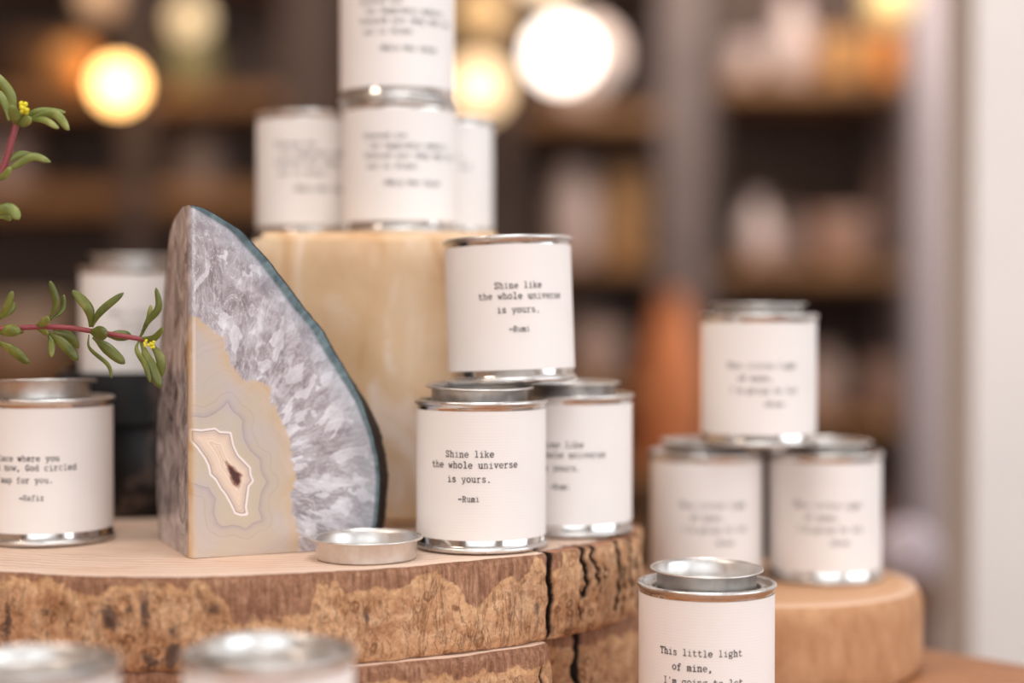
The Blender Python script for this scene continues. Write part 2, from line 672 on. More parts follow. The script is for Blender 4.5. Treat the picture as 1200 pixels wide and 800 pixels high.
# ------------------------------------------------------------------ wooden rounds
def fbm(x, y, z, o=4):
    return noise.fractal(Vector((x, y, z)), 1.0, 2.0, o)


def seg_ang(px, d, c):
    return math.atan2(d - c[1], X(px, d) - c[0])


def sstep(x, a, b):
    t = min(1, max(0, (x - a) / (b - a)))
    return t * t * (3 - 2 * t)


def wood_round(name, c, rfun, z0, z1, label, cat, mats, cracks, front=(-2.9, 0.3), seed=0.0, rough_amp=0.0016,
               bevel=0.0012, group=None, inner=None, patches=()):
    """a slice of trunk: polar mesh, finer where the front faces; attributes: edge (distance to rim), crack, hgt"""
    fine = np.linspace(front[0], front[1], 1150)
    coarse = np.linspace(front[1], front[0] + 2 * PI, 160)[1:-1]
    th = np.concatenate([fine, coarse])
    n = len(th)
    nz = 30
    H = z1 - z0
    vs, fs, edge, crk, hgt = [], [], [], [], []
    rims = []

    def crack_at(a, zz, r):
        k = 0.0
        for (a0, wdt, dep, top, bot, wob) in cracks:
            t = zz / H
            if t < bot or t > top:
                continue
            aa = a0 + wob * (noise.noise(Vector((zz * 60, a0 * 9, seed))) * 1.0 + 0.5 * noise.noise(Vector((zz * 240, a0 * 9, seed + 4)))) / r
            d = (a - aa) * r / wdt
            fade = min(1, (t - bot) / .08 + .02, (top - t) / .08 + (1 if top >= 1 else .02))
            k = max(k, math.exp(-d * d) * dep * max(0, fade))
        return k

    for j in range(nz + 1):
        t = j / nz
        zz = t * H
        for i, a in enumerate(th):
            R = rfun(a)
            bx, by = math.cos(a) * R, math.sin(a) * R
            lump = 0.0022 * fbm(bx * 22 + seed, by * 22, zz * 16) + rough_amp * fbm(bx * 75, by * 75 + seed, zz * 45, 3)
            lump += 0.0006 * noise.noise(Vector((bx * 300, by * 300, zz * 120 + seed)))
            lump -= 0.0016 * (2 * t - 1) ** 8
            ck = crack_at(a, zz, R)
            r = R + lump - ck
            if j == 0 or j == nz:
                r -= bevel * .5
            vs.append((r * math.cos(a), r * math.sin(a), zz))
            edge.append(0.0)
            crk.append(min(1, ck / 0.004))
            hgt.append(t)
    for j in range(nz):
        for i in range(n):
            i2 = (i + 1) % n
            fs.append((j * n + i, j * n + i2, (j + 1) * n + i2, (j + 1) * n + i))
    nside = len(fs)
    # top and bottom as rings
    for (row, zz, flip) in ((nz, H, False), (0, 0.0, True)):
        prev = [row * n + i for i in range(n)]
        for fr in (0.992, 0.98, 0.965, 0.94, 0.9, 0.8, 0.6, 0.3):
            cur = []
            for i, a in enumerate(th):
                p = vs[row * n + i]
                cur.append(len(vs))
                vs.append((p[0] * fr, p[1] * fr, zz + (0 if flip else 0.00025 * fbm(p[0] * fr * 40, p[1] * fr * 40, 3.3, 2) * min(1, (1 - fr) * 30) - 0.00025 * min(1, (1 - fr) * 30))))
                edge.append(math.hypot(p[0], p[1]) * (1 - fr))
                crk.append(crk[row * n + i] * max(0, 1 - (1 - fr) * 40))
                hgt.append(2.0 if not flip else -1.0)
            for i in range(n):
                i2 = (i + 1) % n
                q = (prev[i], prev[i2], cur[i2], cur[i])
                fs.append(q[::-1] if flip else q)
            prev = cur
        k = len(vs)
        vs.append((0, 0, zz))
        edge.append(0.2)
        crk.append(0)
        hgt.append(2.0 if not flip else -1.0)
        for i in range(n):
            i2 = (i + 1) % n
            fs.append((prev[i], prev[i2], k) if not flip else (prev[i2], prev[i], k))
    me = mesh_from(name, vs, fs)
    inn, pat = [], []
    for p, h in zip(vs, hgt):
        a = math.atan2(p[1], p[0])
        inn.append(h - (float(np.interp(a, inner[0], inner[1])) if inner else .8))
        k = 0.0
        if 0 <= h <= 1:
            for (pa, ph, wa, wh, st) in patches:
                k = max(k, st * math.exp(-(((a - pa) / wa) ** 2 + ((h - ph) / wh) ** 2)))
        pat.append(k)
    bring = [(sstep(math.atan2(p[1], p[0]), a_c, a_c + .006) * (1 - sstep(math.atan2(p[1], p[0]), .2, .4)) if inner else 0.0) for p in vs]
    for nm, arr in (('barkring', bring), ('edge', edge), ('crack', crk), ('hgt', hgt), ('inner', inn), ('patch', pat)):
        at = me.attributes.new(nm, 'FLOAT', 'POINT')
        at.data.foreach_set('value', np.array(arr, dtype=np.float32))
    mi = np.ones(len(fs), dtype=np.int32)
    mi[:nside] = 0
    me.polygons.foreach_set('material_index', mi)
    sharp(me, 50)
    for m in mats:
        me.materials.append(m)
    o = link(name, me, None, None, (c[0], c[1], z0))
    return tag(o, label, cat, group)


def m_bark(name, warm=1.0):
    t = NT(name)
    v = t.coords((1, 1, 1))
    vz = t.coords((1, 1, 0.28))
    n_big = t.noise(v, 26, 5, 0.6, 0.6)
    n_mid = t.noise(v, 85, 6, 0.65, 0.8)
    n_fine = t.noise(v, 330, 4, 0.7, 0.3)
    streak = t.noise(t.coords((1, 1, 0.10)), 480, 3, 0.6)
    base = t.ramp(n_mid, [(0.26, (158, 112, 80)), (0.42, (200, 152, 112)), (0.58, (220, 176, 136)), (0.76, (236, 202, 166))])
    # burl eyes
    vd = t.add('ShaderNodeVectorMath', operation='ADD')
    t.link(v, vd.inputs[0])
    nv = t.add('ShaderNodeTexNoise')
    nv.inputs['Scale'].default_value = 70
    t.link(v, nv.inputs['Vector'])
    sc = t.add('ShaderNodeVectorMath', operation='SCALE')
    t.link(nv.outputs['Color'], sc.inputs[0])
    sc.inputs['Scale'].default_value = 0.008
    t.link(sc.outputs[0], vd.inputs[1])
    eye = t.voronoi(vd.outputs[0], 105)
    ring = t.ss(t.math('ABSOLUTE', t.math('SUBTRACT', eye, 0.22)), 0.02, 0.13, 1.0, 0.0)
    eyem = t.ss(n_big, 0.42, 0.55)
    base = t.mix(t.math('MULTIPLY', t.math('MULTIPLY', ring, eyem), 0.75), base, (132, 86, 54))
    # weathered grey-violet patches, stretched with the grain
    dark = t.noise(vz, 60, 5, 0.62, 1.2)
    base = t.mix(t.ss(dark, 0.57, 0.70, 0.0, 0.6), base, (112, 92, 88))
    vein = t.noise(vz, 95, 4, 0.6, 2.0)
    veinm = t.ss(t.math('ABSOLUTE', t.math('SUBTRACT', vein, 0.5)), 0.0, 0.03, 0.55, 0.0)
    base = t.mix(veinm, base, (96, 66, 44))
    # the smoother inner bark that still clings under the upper rim
    hg = t.attr('hgt')
    edge_n = t.math('ADD', t.attr('inner'), t.math('MULTIPLY', t.math('SUBTRACT', t.noise(v, 95, 3, 0.55), 0.5), 0.32))
    upm = t.ss(edge_n, -0.02, 0.02)
    pt = t.attr('patch')
    pn = t.math('ADD', pt, t.math('MULTIPLY', t.math('SUBTRACT', n_mid, 0.48), 2.8))
    base = t.mix(t.math('MULTIPLY', t.ss(pn, 0.5, 0.95, 0.0, 0.85), t.ss(pt, 0.02, 0.2)), base, t.ramp(n_fine, [(0.35, (58, 44, 40)), (0.7, (116, 94, 86))]))
    upc = t.ramp(streak, [(0.3, (124, 84, 64)), (0.55, (166, 122, 96)), (0.75, (196, 154, 126))])
    base = t.mix(t.math('MULTIPLY', upm, 0.9), base, upc)
    lip = t.ss(t.math('ABSOLUTE', t.math('ADD', edge_n, 0.05)), 0.0, 0.07, 0.55, 0.0)
    base = t.mix(lip, base, (222, 178, 132))
    base = t.mix(t.ss(n_fine, 0.35, 0.65, 0.0, 0.35), base, t.mix(1.0, base, (150, 120, 100), 'MULTIPLY'))
    rim = t.ss(hg, 0.94, 1.0, 0.0, 0.4)
    base = t.mix(rim, base, (120, 80, 62))
    ck = t.attr('crack')
    base = t.mix(t.ss(ck, 0.12, 0.6), base, (34, 22, 18))
    t.color(base)
    t.set(Roughness=0.8)
    t.b.inputs['Specular IOR Level'].default_value = 0.25
    h = t.math('ADD', t.math('MULTIPLY', n_mid, 1.0), t.math('MULTIPLY', n_fine, 0.5))
    h = t.math('SUBTRACT', h, t.math('MULTIPLY', t.math('ADD', veinm, t.math('MULTIPLY', ring, 0.5)), 0.4))
    t.bump(h, 0.55, 0.0022)
    return t.m


def m_cut(name, light=(232, 206, 186), dark=(200, 160, 136), rimc=(150, 104, 80), ctr=(0.0, 0.0)):
    t = NT(name)
    tc = t.add('ShaderNodeTexCoord')
    mp = t.add('ShaderNodeMapping')
    mp.inputs['Location'].default_value = (-ctr[0], -ctr[1], 0)
    t.link(tc.outputs['Object'], mp.inputs['Vector'])
    w = t.add('ShaderNodeTexWave', wave_type='RINGS', rings_direction='Z', wave_profile='SAW')
    w.inputs['Scale'].default_value = 42
    w.inputs['Distortion'].default_value = 3.5
    w.inputs['Detail'].default_value = 3
    w.inputs['Detail Scale'].default_value = 1.2
    t.link(mp.outputs['Vector'], w.inputs['Vector'])
    v = t.coords()
    saw = t.noise(t.coords((0.12, 1, 1)), 210, 5, 0.65, 0.5)
    blot = t.noise(v, 16, 4)
    c = t.mix(t.ss(w.outputs['Fac'], 0.1, 0.95, 0.0, 0.5), light, dark)
    c = t.mix(t.ss(saw, 0.5, 0.72, 0.0, 0.5), c, (186, 142, 112))
    c = t.mix(t.ss(blot, 0.45, 0.7, 0.0, 0.4), c, (214, 172, 142))
    c = t.mix(t.ss(t.attr('edge'), 0.003, 0.020, 0.55, 0.0), c, (243, 216, 198))
    c = t.mix(t.ss(t.attr('edge'), 0.0006, 0.0016, 0.8, 0.0), c, rimc)
    br, ed = t.attr('barkring'), t.math('ADD', t.attr('edge'), t.math('MULTIPLY', t.math('SUBTRACT', t.noise(v, 70, 3), 0.5), 0.004))
    c = t.mix(t.math('MULTIPLY', br, t.ss(ed, 0.0098, 0.0088)), c, t.ramp(t.noise(v, 160, 4), [(0.35, (140, 92, 66)), (0.65, (190, 138, 106))]))
    c = t.mix(t.math('MULTIPLY', br, t.ss(t.math('ABSOLUTE', t.math('SUBTRACT', ed, 0.0094)), 0.0005, 0.0011, 0.95, 0.0)), c, (52, 34, 26))
    c = t.mix(t.ss(t.attr('crack'), 0.1, 0.5), c, (50, 32, 25))
    t.color(c)
    t.set(Roughness=0.75)
    t.b.inputs['Specular IOR Level'].default_value = 0.25
    t.bump(saw, 0.25, 0.0008)
    return t.m


M_BARK = m_bark('weathered_bark')
M_CUT = m_cut('sawn_wood')

CD = (-0.17, 1.09)


def r_disc(a):
    # nearly circular, narrower behind the small slab at its right
    a2 = (a + PI) % (2 * PI) - PI
    r = 0.278 + 0.0030 * math.sin(3 * a + 1.0) + 0.0015 * math.sin(7 * a)
    r -= 0.05 * sstep(a2, -0.36, -0.15) * (1 - sstep(a2, 0.9, 1.4))
    r -= 0.010 * sstep(a2, -0.47, -0.40) * (1 - sstep(a2, -.36, -.15))
    return r


a_c = seg_ang(660, .884, CD)
a_c2 = seg_ang(706, .903, CD)
a_c3 = seg_ang(737, .935, CD)
def front_d(px):
    """distance of the upper round's front rim along the column px"""
    d = 0.95
    for _ in range(40):
        a = seg_ang(px, d, CD)
        d = CD[1] + r_disc(a) * math.sin(a)
    return d


def ang_px(px):
    return seg_ang(px, front_d(px), CD)


CR1 = [  # angle, half-width, depth, top, bottom, wobble
    (a_c, 0.0013, 0.012, 1.01, -0.01, 0.0022),
    (a_c2, 0.0017, 0.008, 1.01, 0.40, 0.008),
    (a_c2 - .015, 0.0009, 0.004, 0.62, 0.12, 0.006),
    (a_c2 + .035, 0.0012, 0.006, 1.01, 0.50, 0.009),
    (a_c2 + .055, 0.0007, 0.004, .80, 0.30, 0.009),
    (a_c3, 0.0020, 0.009, 1.01, 0.15, 0.008),
    (a_c3 + .02, 0.0012, 0.006, .7, 0.0, 0.008),
    (a_c3 + .05, 0.0014, 0.007, 1.01, 0.2, 0.008),
    (a_c3 + .09, 0.0016, 0.007, 1.01, 0.0, 0.008),
    (ang_px(-30), 0.0016, 0.003, .75, .2, 0.008),
]
INNER_PX = [(-80, .95), (60, .94), (100, .80), (140, .92), (200, .95), (235, .9), (262, .75), (275, .5), (330, .55), (362, .6), (372, .9), (395, .88), (405, .78), (440, .8),
            (460, .72), (480, .85), (512, .95), (530, .8), (550, .55), (568, .48), (582, .72), (596, .78), (610, .72), (628, .95), (640, .85), (655, .82), (664, 1.3), (740, 1.3)]
INNER = ([ang_px(p) for p, h in INNER_PX], [h for p, h in INNER_PX])
PATCH = [(ang_px(px), h, w, hh, st) for (px, h, w, hh, st) in [
    (8, .45, .012, .30, 1.0), (58, .62, .03, .10, .75), (60, .4, .02, .08, .6), (128, .55, .020, .26, .95), (150, .72, .012, .2, .7), (168, .6, .011, .45, .95), (170, .15, .020, .15, .9),
    (250, .66, .026, .12, 1.0), (285, .58, .022, .10, .9), (200, .2, .020, .3, 1.0), (215, .12, .03, .12, .9), (300, .55, .02, .07, .7), (430, .6, .008, .22, .7), (440, .25, .01, .2, .6),
    (555, .3, .007, .25, .7), (630, .45, .006, .22, .6), (340, .2, .03, .15, .5)]]
wood_round('wood_round', CD, r_disc, EYE - 0.1812, Z_DISC,
           'large round slice of tree trunk with rough bark, carrying the agate and tins', 'wood slice',
           [M_BARK, M_CUT], CR1, seed=1.3, inner=INNER, patches=PATCH)


def r_disc2(a):
    a2 = (a + PI) % (2 * PI) - PI
    r = 0.283 + 0.0025 * math.sin(3 * a + 2.0)
    r -= 0.024 * sstep(a2, a_c2n - 0.006, a_c2n + 0.004)
    r += 0.010 * sstep(a2, a_c2n + 0.10, a_c2n + .13)
    r -= 0.05 * sstep(a2, -0.36, -0.15) * (1 - sstep(a2, 0.9, 1.4))
    return r


a_c2n = seg_ang(662, .878, CD)
CR2 = [(a_c2n + .05, 0.003, 0.006, 1.01, -.01, 0.002), (a_c2n + .13, 0.002, 0.006, 1.01, -.01, 0.003),
       (a_c2n - .03, 0.001, 0.003, .8, -.01, 0.004)]
wood_round('wood_round', CD, r_disc2, Z_TABLE, EYE - 0.1815,
           'lower round slice of tree trunk lying under the large wooden round', 'wood slice',
           [M_BARK, M_CUT], CR2, seed=5.7)

# ------------------------------------------------------------------ small slab under the pyramid
def m_slab_side():
    t = NT('planed_slab_side')
    v = t.coords()
    n1 = t.noise(v, 34, 5, 0.6)
    n2 = t.noise(t.coords((1, 1, .35)), 120, 5, 0.65)
    c = t.ramp(n2, [(0.25, (164, 116, 78)), (0.5, (184, 134, 94)), (0.75, (196, 150, 110))])
    c = t.mix(t.ss(n1, 0.45, 0.7, 0, 0.5), c, (208, 162, 122))
    t.color(c)
    t.set(Roughness=0.75)
    t.bump(n2, 0.4, 0.0015)
    return t.m


def round_slab():
    R, H = 0.098, 0.0545
    n, vs, fs = 180, [], []
    prof = [(0, 0), (.6, 0), (.955, 0.0), (.985, .06), (.998, .2), (1, .4), (1.0, .6), (.997, .78), (.985, .9), (.955, .975), (.92, 1.0), (.6, 1.0), (0, 1)]
    edge = []
    rows = []
    for fr, t in prof:
        if fr == 0:
            rows.append([len(vs)])
            vs.append((0, 0, t * H))
            edge.append(.05)
            continue
        rows.append(list(range(len(vs), len(vs) + n)))
        for i in range(n):
            a = 2 * PI * i / n
            r = R * fr * (1 + .012 * math.sin(3 * a + .6) + .006 * math.sin(5 * a)) + .0012 * fbm(math.cos(a) * 3, math.sin(a) * 3, t * 2, 3)
            vs.append((r * math.cos(a), r * math.sin(a), t * H))
            edge.append(max(0.0, R * (1 - fr) + .004))
    for a, b in zip(rows[:-1], rows[1:]):
        for i in range(n):
            j = (i + 1) % n
            if len(a) == 1:
                fs.append((a[0], b[j], b[i]))
            elif len(b) == 1:
                fs.append((a[i], a[j], b[0]))
            else:
                fs.append((a[i], a[j], b[j], b[i]))
    me = mesh_from('round_slab', vs, fs)
    at = me.attributes.new('edge', 'FLOAT', 'POINT')
    at.data.foreach_set('value', np.array(edge, dtype=np.float32))
    mi = [0] * len(fs)
    for k, p in enumerate(me.polygons):
        if p.center.z > H * .985:
            mi[k] = 1
    me.polygons.foreach_set('material_index', mi)
    o = link('round_slab', me, [m_slab_side(), m_cut('slab_top', (212, 166, 128), (184, 136, 98))], None,
             (X(903, 1.06), 1.06, Z_TABLE))
    tag(o, 'small round tan wooden slab carrying the pyramid of three tins', 'wood slab')


round_slab()


# ------------------------------------------------------------------ display table
def m_table():
    t = NT('table_oak')
    g = t.noise(t.coords((3, 24, 24)), 6, 6, 0.6, 0.6)
    c = t.ramp(g, [(0.3, (150, 96, 58)), (0.55, (180, 122, 78)), (0.75, (198, 142, 96))])
    t.color(c)
    t.set(Roughness=0.5)
    t.bump(g, 0.15, 0.002)
    return t.m


M_TABLE = m_table()
tb = thing('display_table', 'round brown wooden display table under all the wooden rounds', 'table', (-.1725, .581, 0))
link('tabletop', lathe('tabletop', [(0, Z_TABLE - .04), (.68, Z_TABLE - .04), (.695, Z_TABLE - .034), (.7, Z_TABLE - .02),
                                    (.698, Z_TABLE - .006), (.692, Z_TABLE - .0004), (.6, Z_TABLE - .0004), (0, Z_TABLE - .0004)], 160), M_TABLE, tb)
link('pedestal', lathe('pedestal', [(0, .04), (.07, .04), (.075, .1), (.05, .2), (.045, .5), (.07, .68), (.12, Z_TABLE - .04), (0, Z_TABLE - .04)], 48), M_TABLE, tb)
link('base', lathe('base', [(0, 0), (.3, 0), (.31, .015), (.28, .03), (.1, .045), (0, .045)], 64), M_TABLE, tb)


# ------------------------------------------------------------------ amber block
def m_amber():
    t = NT('honey_stone')
    v = t.coords()
    vz = t.coords((1, 1, .45))
    n1 = t.noise(vz, 16, 5, 0.55, 0.4)
    n2 = t.noise(v, 60, 5, 0.65, 0.5)
    n3 = t.noise(vz, 28, 5, 0.6, 0.8)
    c = t.ramp(n1, [(0.28, (206, 166, 122)), (0.5, (222, 187, 147)), (0.72, (233, 209, 180))])
    c = t.mix(t.ss(n3, 0.52, 0.68, 0, 0.75), c, (242, 224, 212))
    c = t.mix(t.ss(n3, 0.46, 0.32, 0, 0.6), c, (200, 148, 94))
    c = t.mix(t.ss(n2, 0.55, 0.75, 0, 0.3), c, (208, 152, 98))
    t.color(c)
    t.set(Roughness=0.5)
    t.b.inputs['Subsurface Weight'].default_value = 0.15
    t.b.inputs['Subsurface Radius'].default_value = (0.02, 0.012, 0.006)
    t.b.inputs['Subsurface Scale'].default_value = 0.3
    t.bump(n2, 0.2, 0.002)
    return t.m


def amber_block():
    x0, x1, y0, y1 = X(297, .99), X(592, .99), .988, 1.185
    H = 0.182
    bm = bmesh.new()
    bmesh.ops.create_cube(bm, size=1.0)
    for v in bm.verts:
        v.co.x *= (x1 - x0)
        v.co.y *= (y1 - y0)
        v.co.z = (v.co.z + .5) * H
    bmesh.ops.bevel(bm, geom=list(bm.edges), offset=.006, segments=3, affect='EDGES')
    bmesh.ops.subdivide_edges(bm, edges=[e for e in bm.edges if e.calc_length() > .05], cuts=26, use_grid_fill=True)
    bm.normal_update()
    for v in bm.verts:
        k = .0022 * fbm(v.co.x * 18, v.co.y * 18, v.co.z * 14, 4)
        edge = 0
        if v.co.z > H - .012:
            edge = (v.co.z - H + .012) / .012
        s = 1
        if v.co.z > H - .0004 or v.co.z < .0004:
            s = 0.0
        v.co += v.normal * k * s
        if edge > 0 and v.co.y < -(y1 - y0) / 2 + .01:
            v.co.y += .003 * edge * max(0, fbm(v.co.x * 60, 0, 2.2, 3) + .3)
    me = D.meshes.new('amber_block')
    bm.to_mesh(me)
    bm.free()
    sharp(me, 60)
    o = link('stone_block', me, m_amber(), None, ((x0 + x1) / 2, (y0 + y1) / 2, Z_DISC))
    tag(o, 'tall honey coloured stone block behind the agate, with four tins on it', 'stone block')


amber_block()


# ------------------------------------------------------------------ dark stone box behind
def m_smoky():
    t = NT('smoky_stone')
    v = t.coords()
    n = t.noise(v, 14, 5, 0.6, 2.5)
    c = t.ramp(n, [(0.40, (14, 11, 10)), (0.52, (28, 22, 19)), (0.60, (84, 68, 60)), (0.66, (32, 25, 22))])
    t.color(c)
    t.set(Roughness=0.3)
    t.b.inputs['Specular IOR Level'].default_value = 0.2
    return t.m


def dark_box():
    w, d, h, wall, deep = 0.122, 0.132, EYE - .039 - Z_DISC, 0.004, 0.0142
    r = thing('stone_box', 'dark smoky stone box standing between the end tin and the agate', 'stone box', (-.2886, 1.025, Z_DISC), None, (0, 0, math.radians(12)))
    m = m_smoky()
    link('body', box_mesh('body', .003, w - .003, .003, d - .003, 0, h - .034, .003), m, r)
    vs, fs = [], []
    # rim tray: outer shell with a recess
    o_ = [(0, 0), (w, 0), (w, d), (0, d)]
    i_ = [(wall, wall), (w - wall, wall), (w - wall, d - wall), (wall, d - wall)]
    zb, zt, zf = h - .034, h, h - deep
    for ring, z in ((o_, zb), (o_, zt), (i_, zt), (i_, zf)):
        for x, y in ring:
            vs.append((x, y, z))
    for k in range(3):
        for i in range(4):
            j = (i + 1) % 4
            fs.append((k * 4 + i, k * 4 + j, k * 4 + 4 + j, k * 4 + 4 + i))
    fs.append((12, 13, 14, 15))
    fs.append((3, 2, 1, 0))
    me = mesh_from('rim', vs, fs, False)
    o = link('rim', me, m, r)
    b = o.modifiers.new('Bevel', 'BEVEL')
    b.width = .0012
    b.segments = 2


dark_box()


# ------------------------------------------------------------------ agate bookend
def seg_dist(px, py, ax, ay, bx, by):
    dx, dy = bx - ax, by - ay
    t = np.clip(((px - ax) * dx + (py - ay) * dy) / (dx * dx + dy * dy + 1e-12), 0, 1)
    return np.hypot(px - ax - t * dx, py - ay - t * dy)


def sdf(px, py, poly):
    """signed distance to a polygon, negative inside"""
    dist = np.full(px.shape, 1e9)
    inside = np.zeros(px.shape, dtype=bool)
    n = len(poly)
    for i in range(n):
        ax, ay = poly[i]
        bx, by = poly[(i + 1) % n]
        dist = np.minimum(dist, seg_dist(px, py, ax, ay, bx, by))
        cond = ((ay > py) != (by > py))
        with np.errstate(divide='ignore', invalid='ignore'):
            xi = (bx - ax) * (py - ay) / (by - ay if by != ay else 1e-12) + ax
        inside ^= cond & (px < xi)
    return np.where(inside, -dist, dist)


KX, KY = -.1734, .8714
FD = np.array((.914, .405))
GD = np.array((-.405, .914))


def face_sz(px, py):
    """photo point -> (s, z) in mm on the front face plane"""
    k = (px - 600) / F
    s = (k * KY - KX) / (FD[0] - k * FD[1])
    y = KY + FD[1] * s
    return s * 1000, (EYE - (py - HOR) / F * y - Z_DISC) * 1000


def left_uz(px, py):
    k = (px - 600) / F
    u = (k * KY - KX) / (GD[0] - k * GD[1])
    y = KY + GD[1] * u
    return u * 1000, (EYE - (py - HOR) / F * y - Z_DISC) * 1000


FR = [face_sz(*p) for p in [(226, 240.5), (240, 244), (254, 251.5), (282, 269), (314, 304), (347, 346.5), (380, 389), (406, 434), (424, 468), (436, 502),
                            (444, 535), (446, 560), (445, 592), (441, 620), (434, 644)]]
LF = [left_uz(*p) for p in [(221, 240.5), (213, 243), (204, 257), (199, 272), (196, 300), (193, 330), (189, 390), (186, 440), (183, 500), (181.5, 545), (182, 590), (187, 636)]]


def interp_profile(pts, z):
    zs = np.array([p[1] for p in pts])[::-1]
    ss = np.array([p[0] for p in pts])[::-1]
    o = np.argsort(zs)
    return np.interp(z, zs[o], ss[o])


ZTOP = min(FR[0][1], LF[0][1])


def m_agate():
    t = NT('polished_agate')
    geo, ring, amb, rind, dk = (t.attr(k) for k in ('geode', 'band', 'amber', 'rind', 'dark'))
    ang, rad, left = t.attr('ang'), t.attr('rad'), t.attr('left')
    v = t.coords()
    cv = t.add('ShaderNodeCombineXYZ')
    t.link(t.math('MULTIPLY', ang, 17.0), cv.inputs[0])
    t.link(t.math('MULTIPLY', rad, 0.05), cv.inputs[1])
    cv2 = t.add('ShaderNodeCombineXYZ')
    t.link(t.math('MULTIPLY', ang, 8.5), cv2.inputs[0])
    t.link(t.math('MULTIPLY', rad, 0.060), cv2.inputs[1])
    # crystal zone
    s1 = t.noise(cv.outputs[0], 1.0, 6, 0.68, 1.1)
    s2 = t.noise(cv2.outputs[0], 1.0, 6, 0.62, 1.6)
    blob = t.noise(v, 42, 5, 0.6, 1.0)
    mixn = t.math('ADD', t.math('MULTIPLY', s1, 0.24), t.math('ADD', t.math('MULTIPLY', s2, 0.42), t.math('MULTIPLY', blob, 0.34)))
    cry = t.ramp(mixn, [(0.34, (116, 104, 108)), (0.42, (152, 141, 146)), (0.49, (182, 173, 178)), (0.56, (206, 201, 206)), (0.64, (238, 236, 241))])
    dv = t.add('ShaderNodeVectorMath', operation='ADD')
    dn = t.add('ShaderNodeTexNoise')
    dn.inputs['Scale'].default_value = 55
    dn.inputs['Detail'].default_value = 3
    t.link(v, dn.inputs['Vector'])
    ds_ = t.add('ShaderNodeVectorMath', operation='SCALE')
    t.link(dn.outputs['Color'], ds_.inputs[0])
    ds_.inputs['Scale'].default_value = 1.5
    t.link(ds_.outputs[0], dv.inputs[0])
    t.link(cv2.outputs[0], dv.inputs[1])
    fac = t.voronoi(dv.outputs[0], 1.5, 'F1', 'Color')
    bw = t.add('ShaderNodeRGBToBW')
    t.link(fac, bw.inputs[0])
    cry = t.mix(t.ss(bw.outputs[0], 0.3, 0.8, 0.0, 0.40), cry, (136, 126, 130))
    cry = t.mix(t.ss(bw.outputs[0], 0.45, 0.2, 0.0, 0.42), cry, (240, 238, 243))
    fib = t.noise(cv.outputs[0], 1.0, 3, 0.6, 2.6)
    fibm = t.ss(t.math('ABSOLUTE', t.math('SUBTRACT', fib, 0.5)), 0.0, 0.026, 0.6, 0.0)
    cry = t.mix(fibm, cry, (232, 229, 234))
    rn = t.math('MULTIPLY', rind, t.ss(t.attr('zmm'), 110.0, 40.0, 1.0, 2.2))
    cry = t.mix(t.ss(rind, 4.0, 24.0, 0.45, 0.0), cry, (158, 168, 178))
    cry = t.mix(t.ss(rn, 8.0, 5.0), cry, t.ramp(s2, [(0.3, (66, 82, 88)), (0.7, (118, 138, 144))]))
    cry = t.mix(t.ss(rind, 1.1, 0.5), cry, (30, 32, 34))
    # agate zone
    wob = t.math('MULTIPLY', t.math('SUBTRACT', t.noise(v, 90, 3, 0.5), 0.5), 4.0)
    b1 = t.math('ADD', ring, wob)
    ag = t.mix(t.ss(t.noise(v, 30, 3, 0.5, 0.6), 0.35, 0.68), (198, 182, 164), (196, 184, 182))
    ag = t.mix(t.ss(amb, -10.0, -1.0, 0.0, 0.75), ag, t.ramp(blob, [(0.35, (202, 172, 132)), (0.6, (212, 188, 168))]))
    w1 = t.add('ShaderNodeTexNoise')
    w1.noise_dimensions = '1D'
    w1.inputs['Scale'].default_value = 0.45
    w1.inputs['Detail'].default_value = 1.5
    t.link(b1, w1.inputs['W'])
    ag = t.mix(t.ss(w1.outputs['Fac'], 0.45, 0.75, 0.0, 0.25), ag, (184, 168, 164))
    ag = t.mix(t.ss(t.math('ABSOLUTE', t.math('ADD', b1, 0.0)), 0.0, 0.5, 0.5, 0.0), ag, (146, 130, 134))
    ag = t.mix(t.math('MULTIPLY', t.ss(b1, 0.0, 3.5, 0.5, 0.0), t.ss(b1, -.2, .2)), ag, (172, 158, 164))
    ag = t.mix(t.ss(b1, 0.0, -6.0, 0.0, 0.35), ag, (206, 192, 164))
    ag = t.mix(t.ss(t.math('ABSOLUTE', t.math('SUBTRACT', b1, 5.4)), 0.0, 0.9, 0.22, 0.0), ag, (160, 146, 146))
    # geode heart
    g1 = t.math('ADD', geo, t.math('MULTIPLY', wob, 0.35))
    w2 = t.add('ShaderNodeTexNoise')
    w2.noise_dimensions = '1D'
    w2.inputs['Scale'].default_value = 1.25
    w2.inputs['Detail'].default_value = 2
    t.link(g1, w2.inputs['W'])
    heart = t.mix(t.ss(w2.outputs['Fac'], 0.42, 0.58), (236, 216, 198), (220, 194, 172))
    heart = t.mix(t.ss(g1, -5.0, -2.2, 0.0, 0.5), heart, (200, 180, 172))
    heart = t.mix(t.ss(t.math('ABSOLUTE', t.math('ADD', g1, 1.7)), 0.0, 0.4, 0.8, 0.0), heart, (150, 132, 134))
    heart = t.mix(t.ss(t.math('ABSOLUTE', t.math('ADD', g1, 0.65)), 0.15, 0.62, 0.8, 0.0), heart, (246, 240, 242))
    d1 = t.math('ADD', dk, t.math('MULTIPLY', t.math('SUBTRACT', t.noise(v, 420, 3, 0.6), 0.5), 3.2))
    heart = t.mix(t.ss(d1, 1.0, -0.8), heart, (150, 104, 90))
    heart = t.mix(t.ss(d1, -0.3, -1.4), heart, (84, 58, 56))
    ag = t.mix(t.ss(g1, 0.12, -0.12), ag, heart)
    # where agate meets crystal
    am = t.math('ADD', amb, t.math('ADD', t.math('MULTIPLY', t.math('SUBTRACT', t.noise(v, 150, 4, 0.6), 0.5), 7.0),
                                   t.math('MULTIPLY', t.math('SUBTRACT', s1, 0.5), 6.0)))
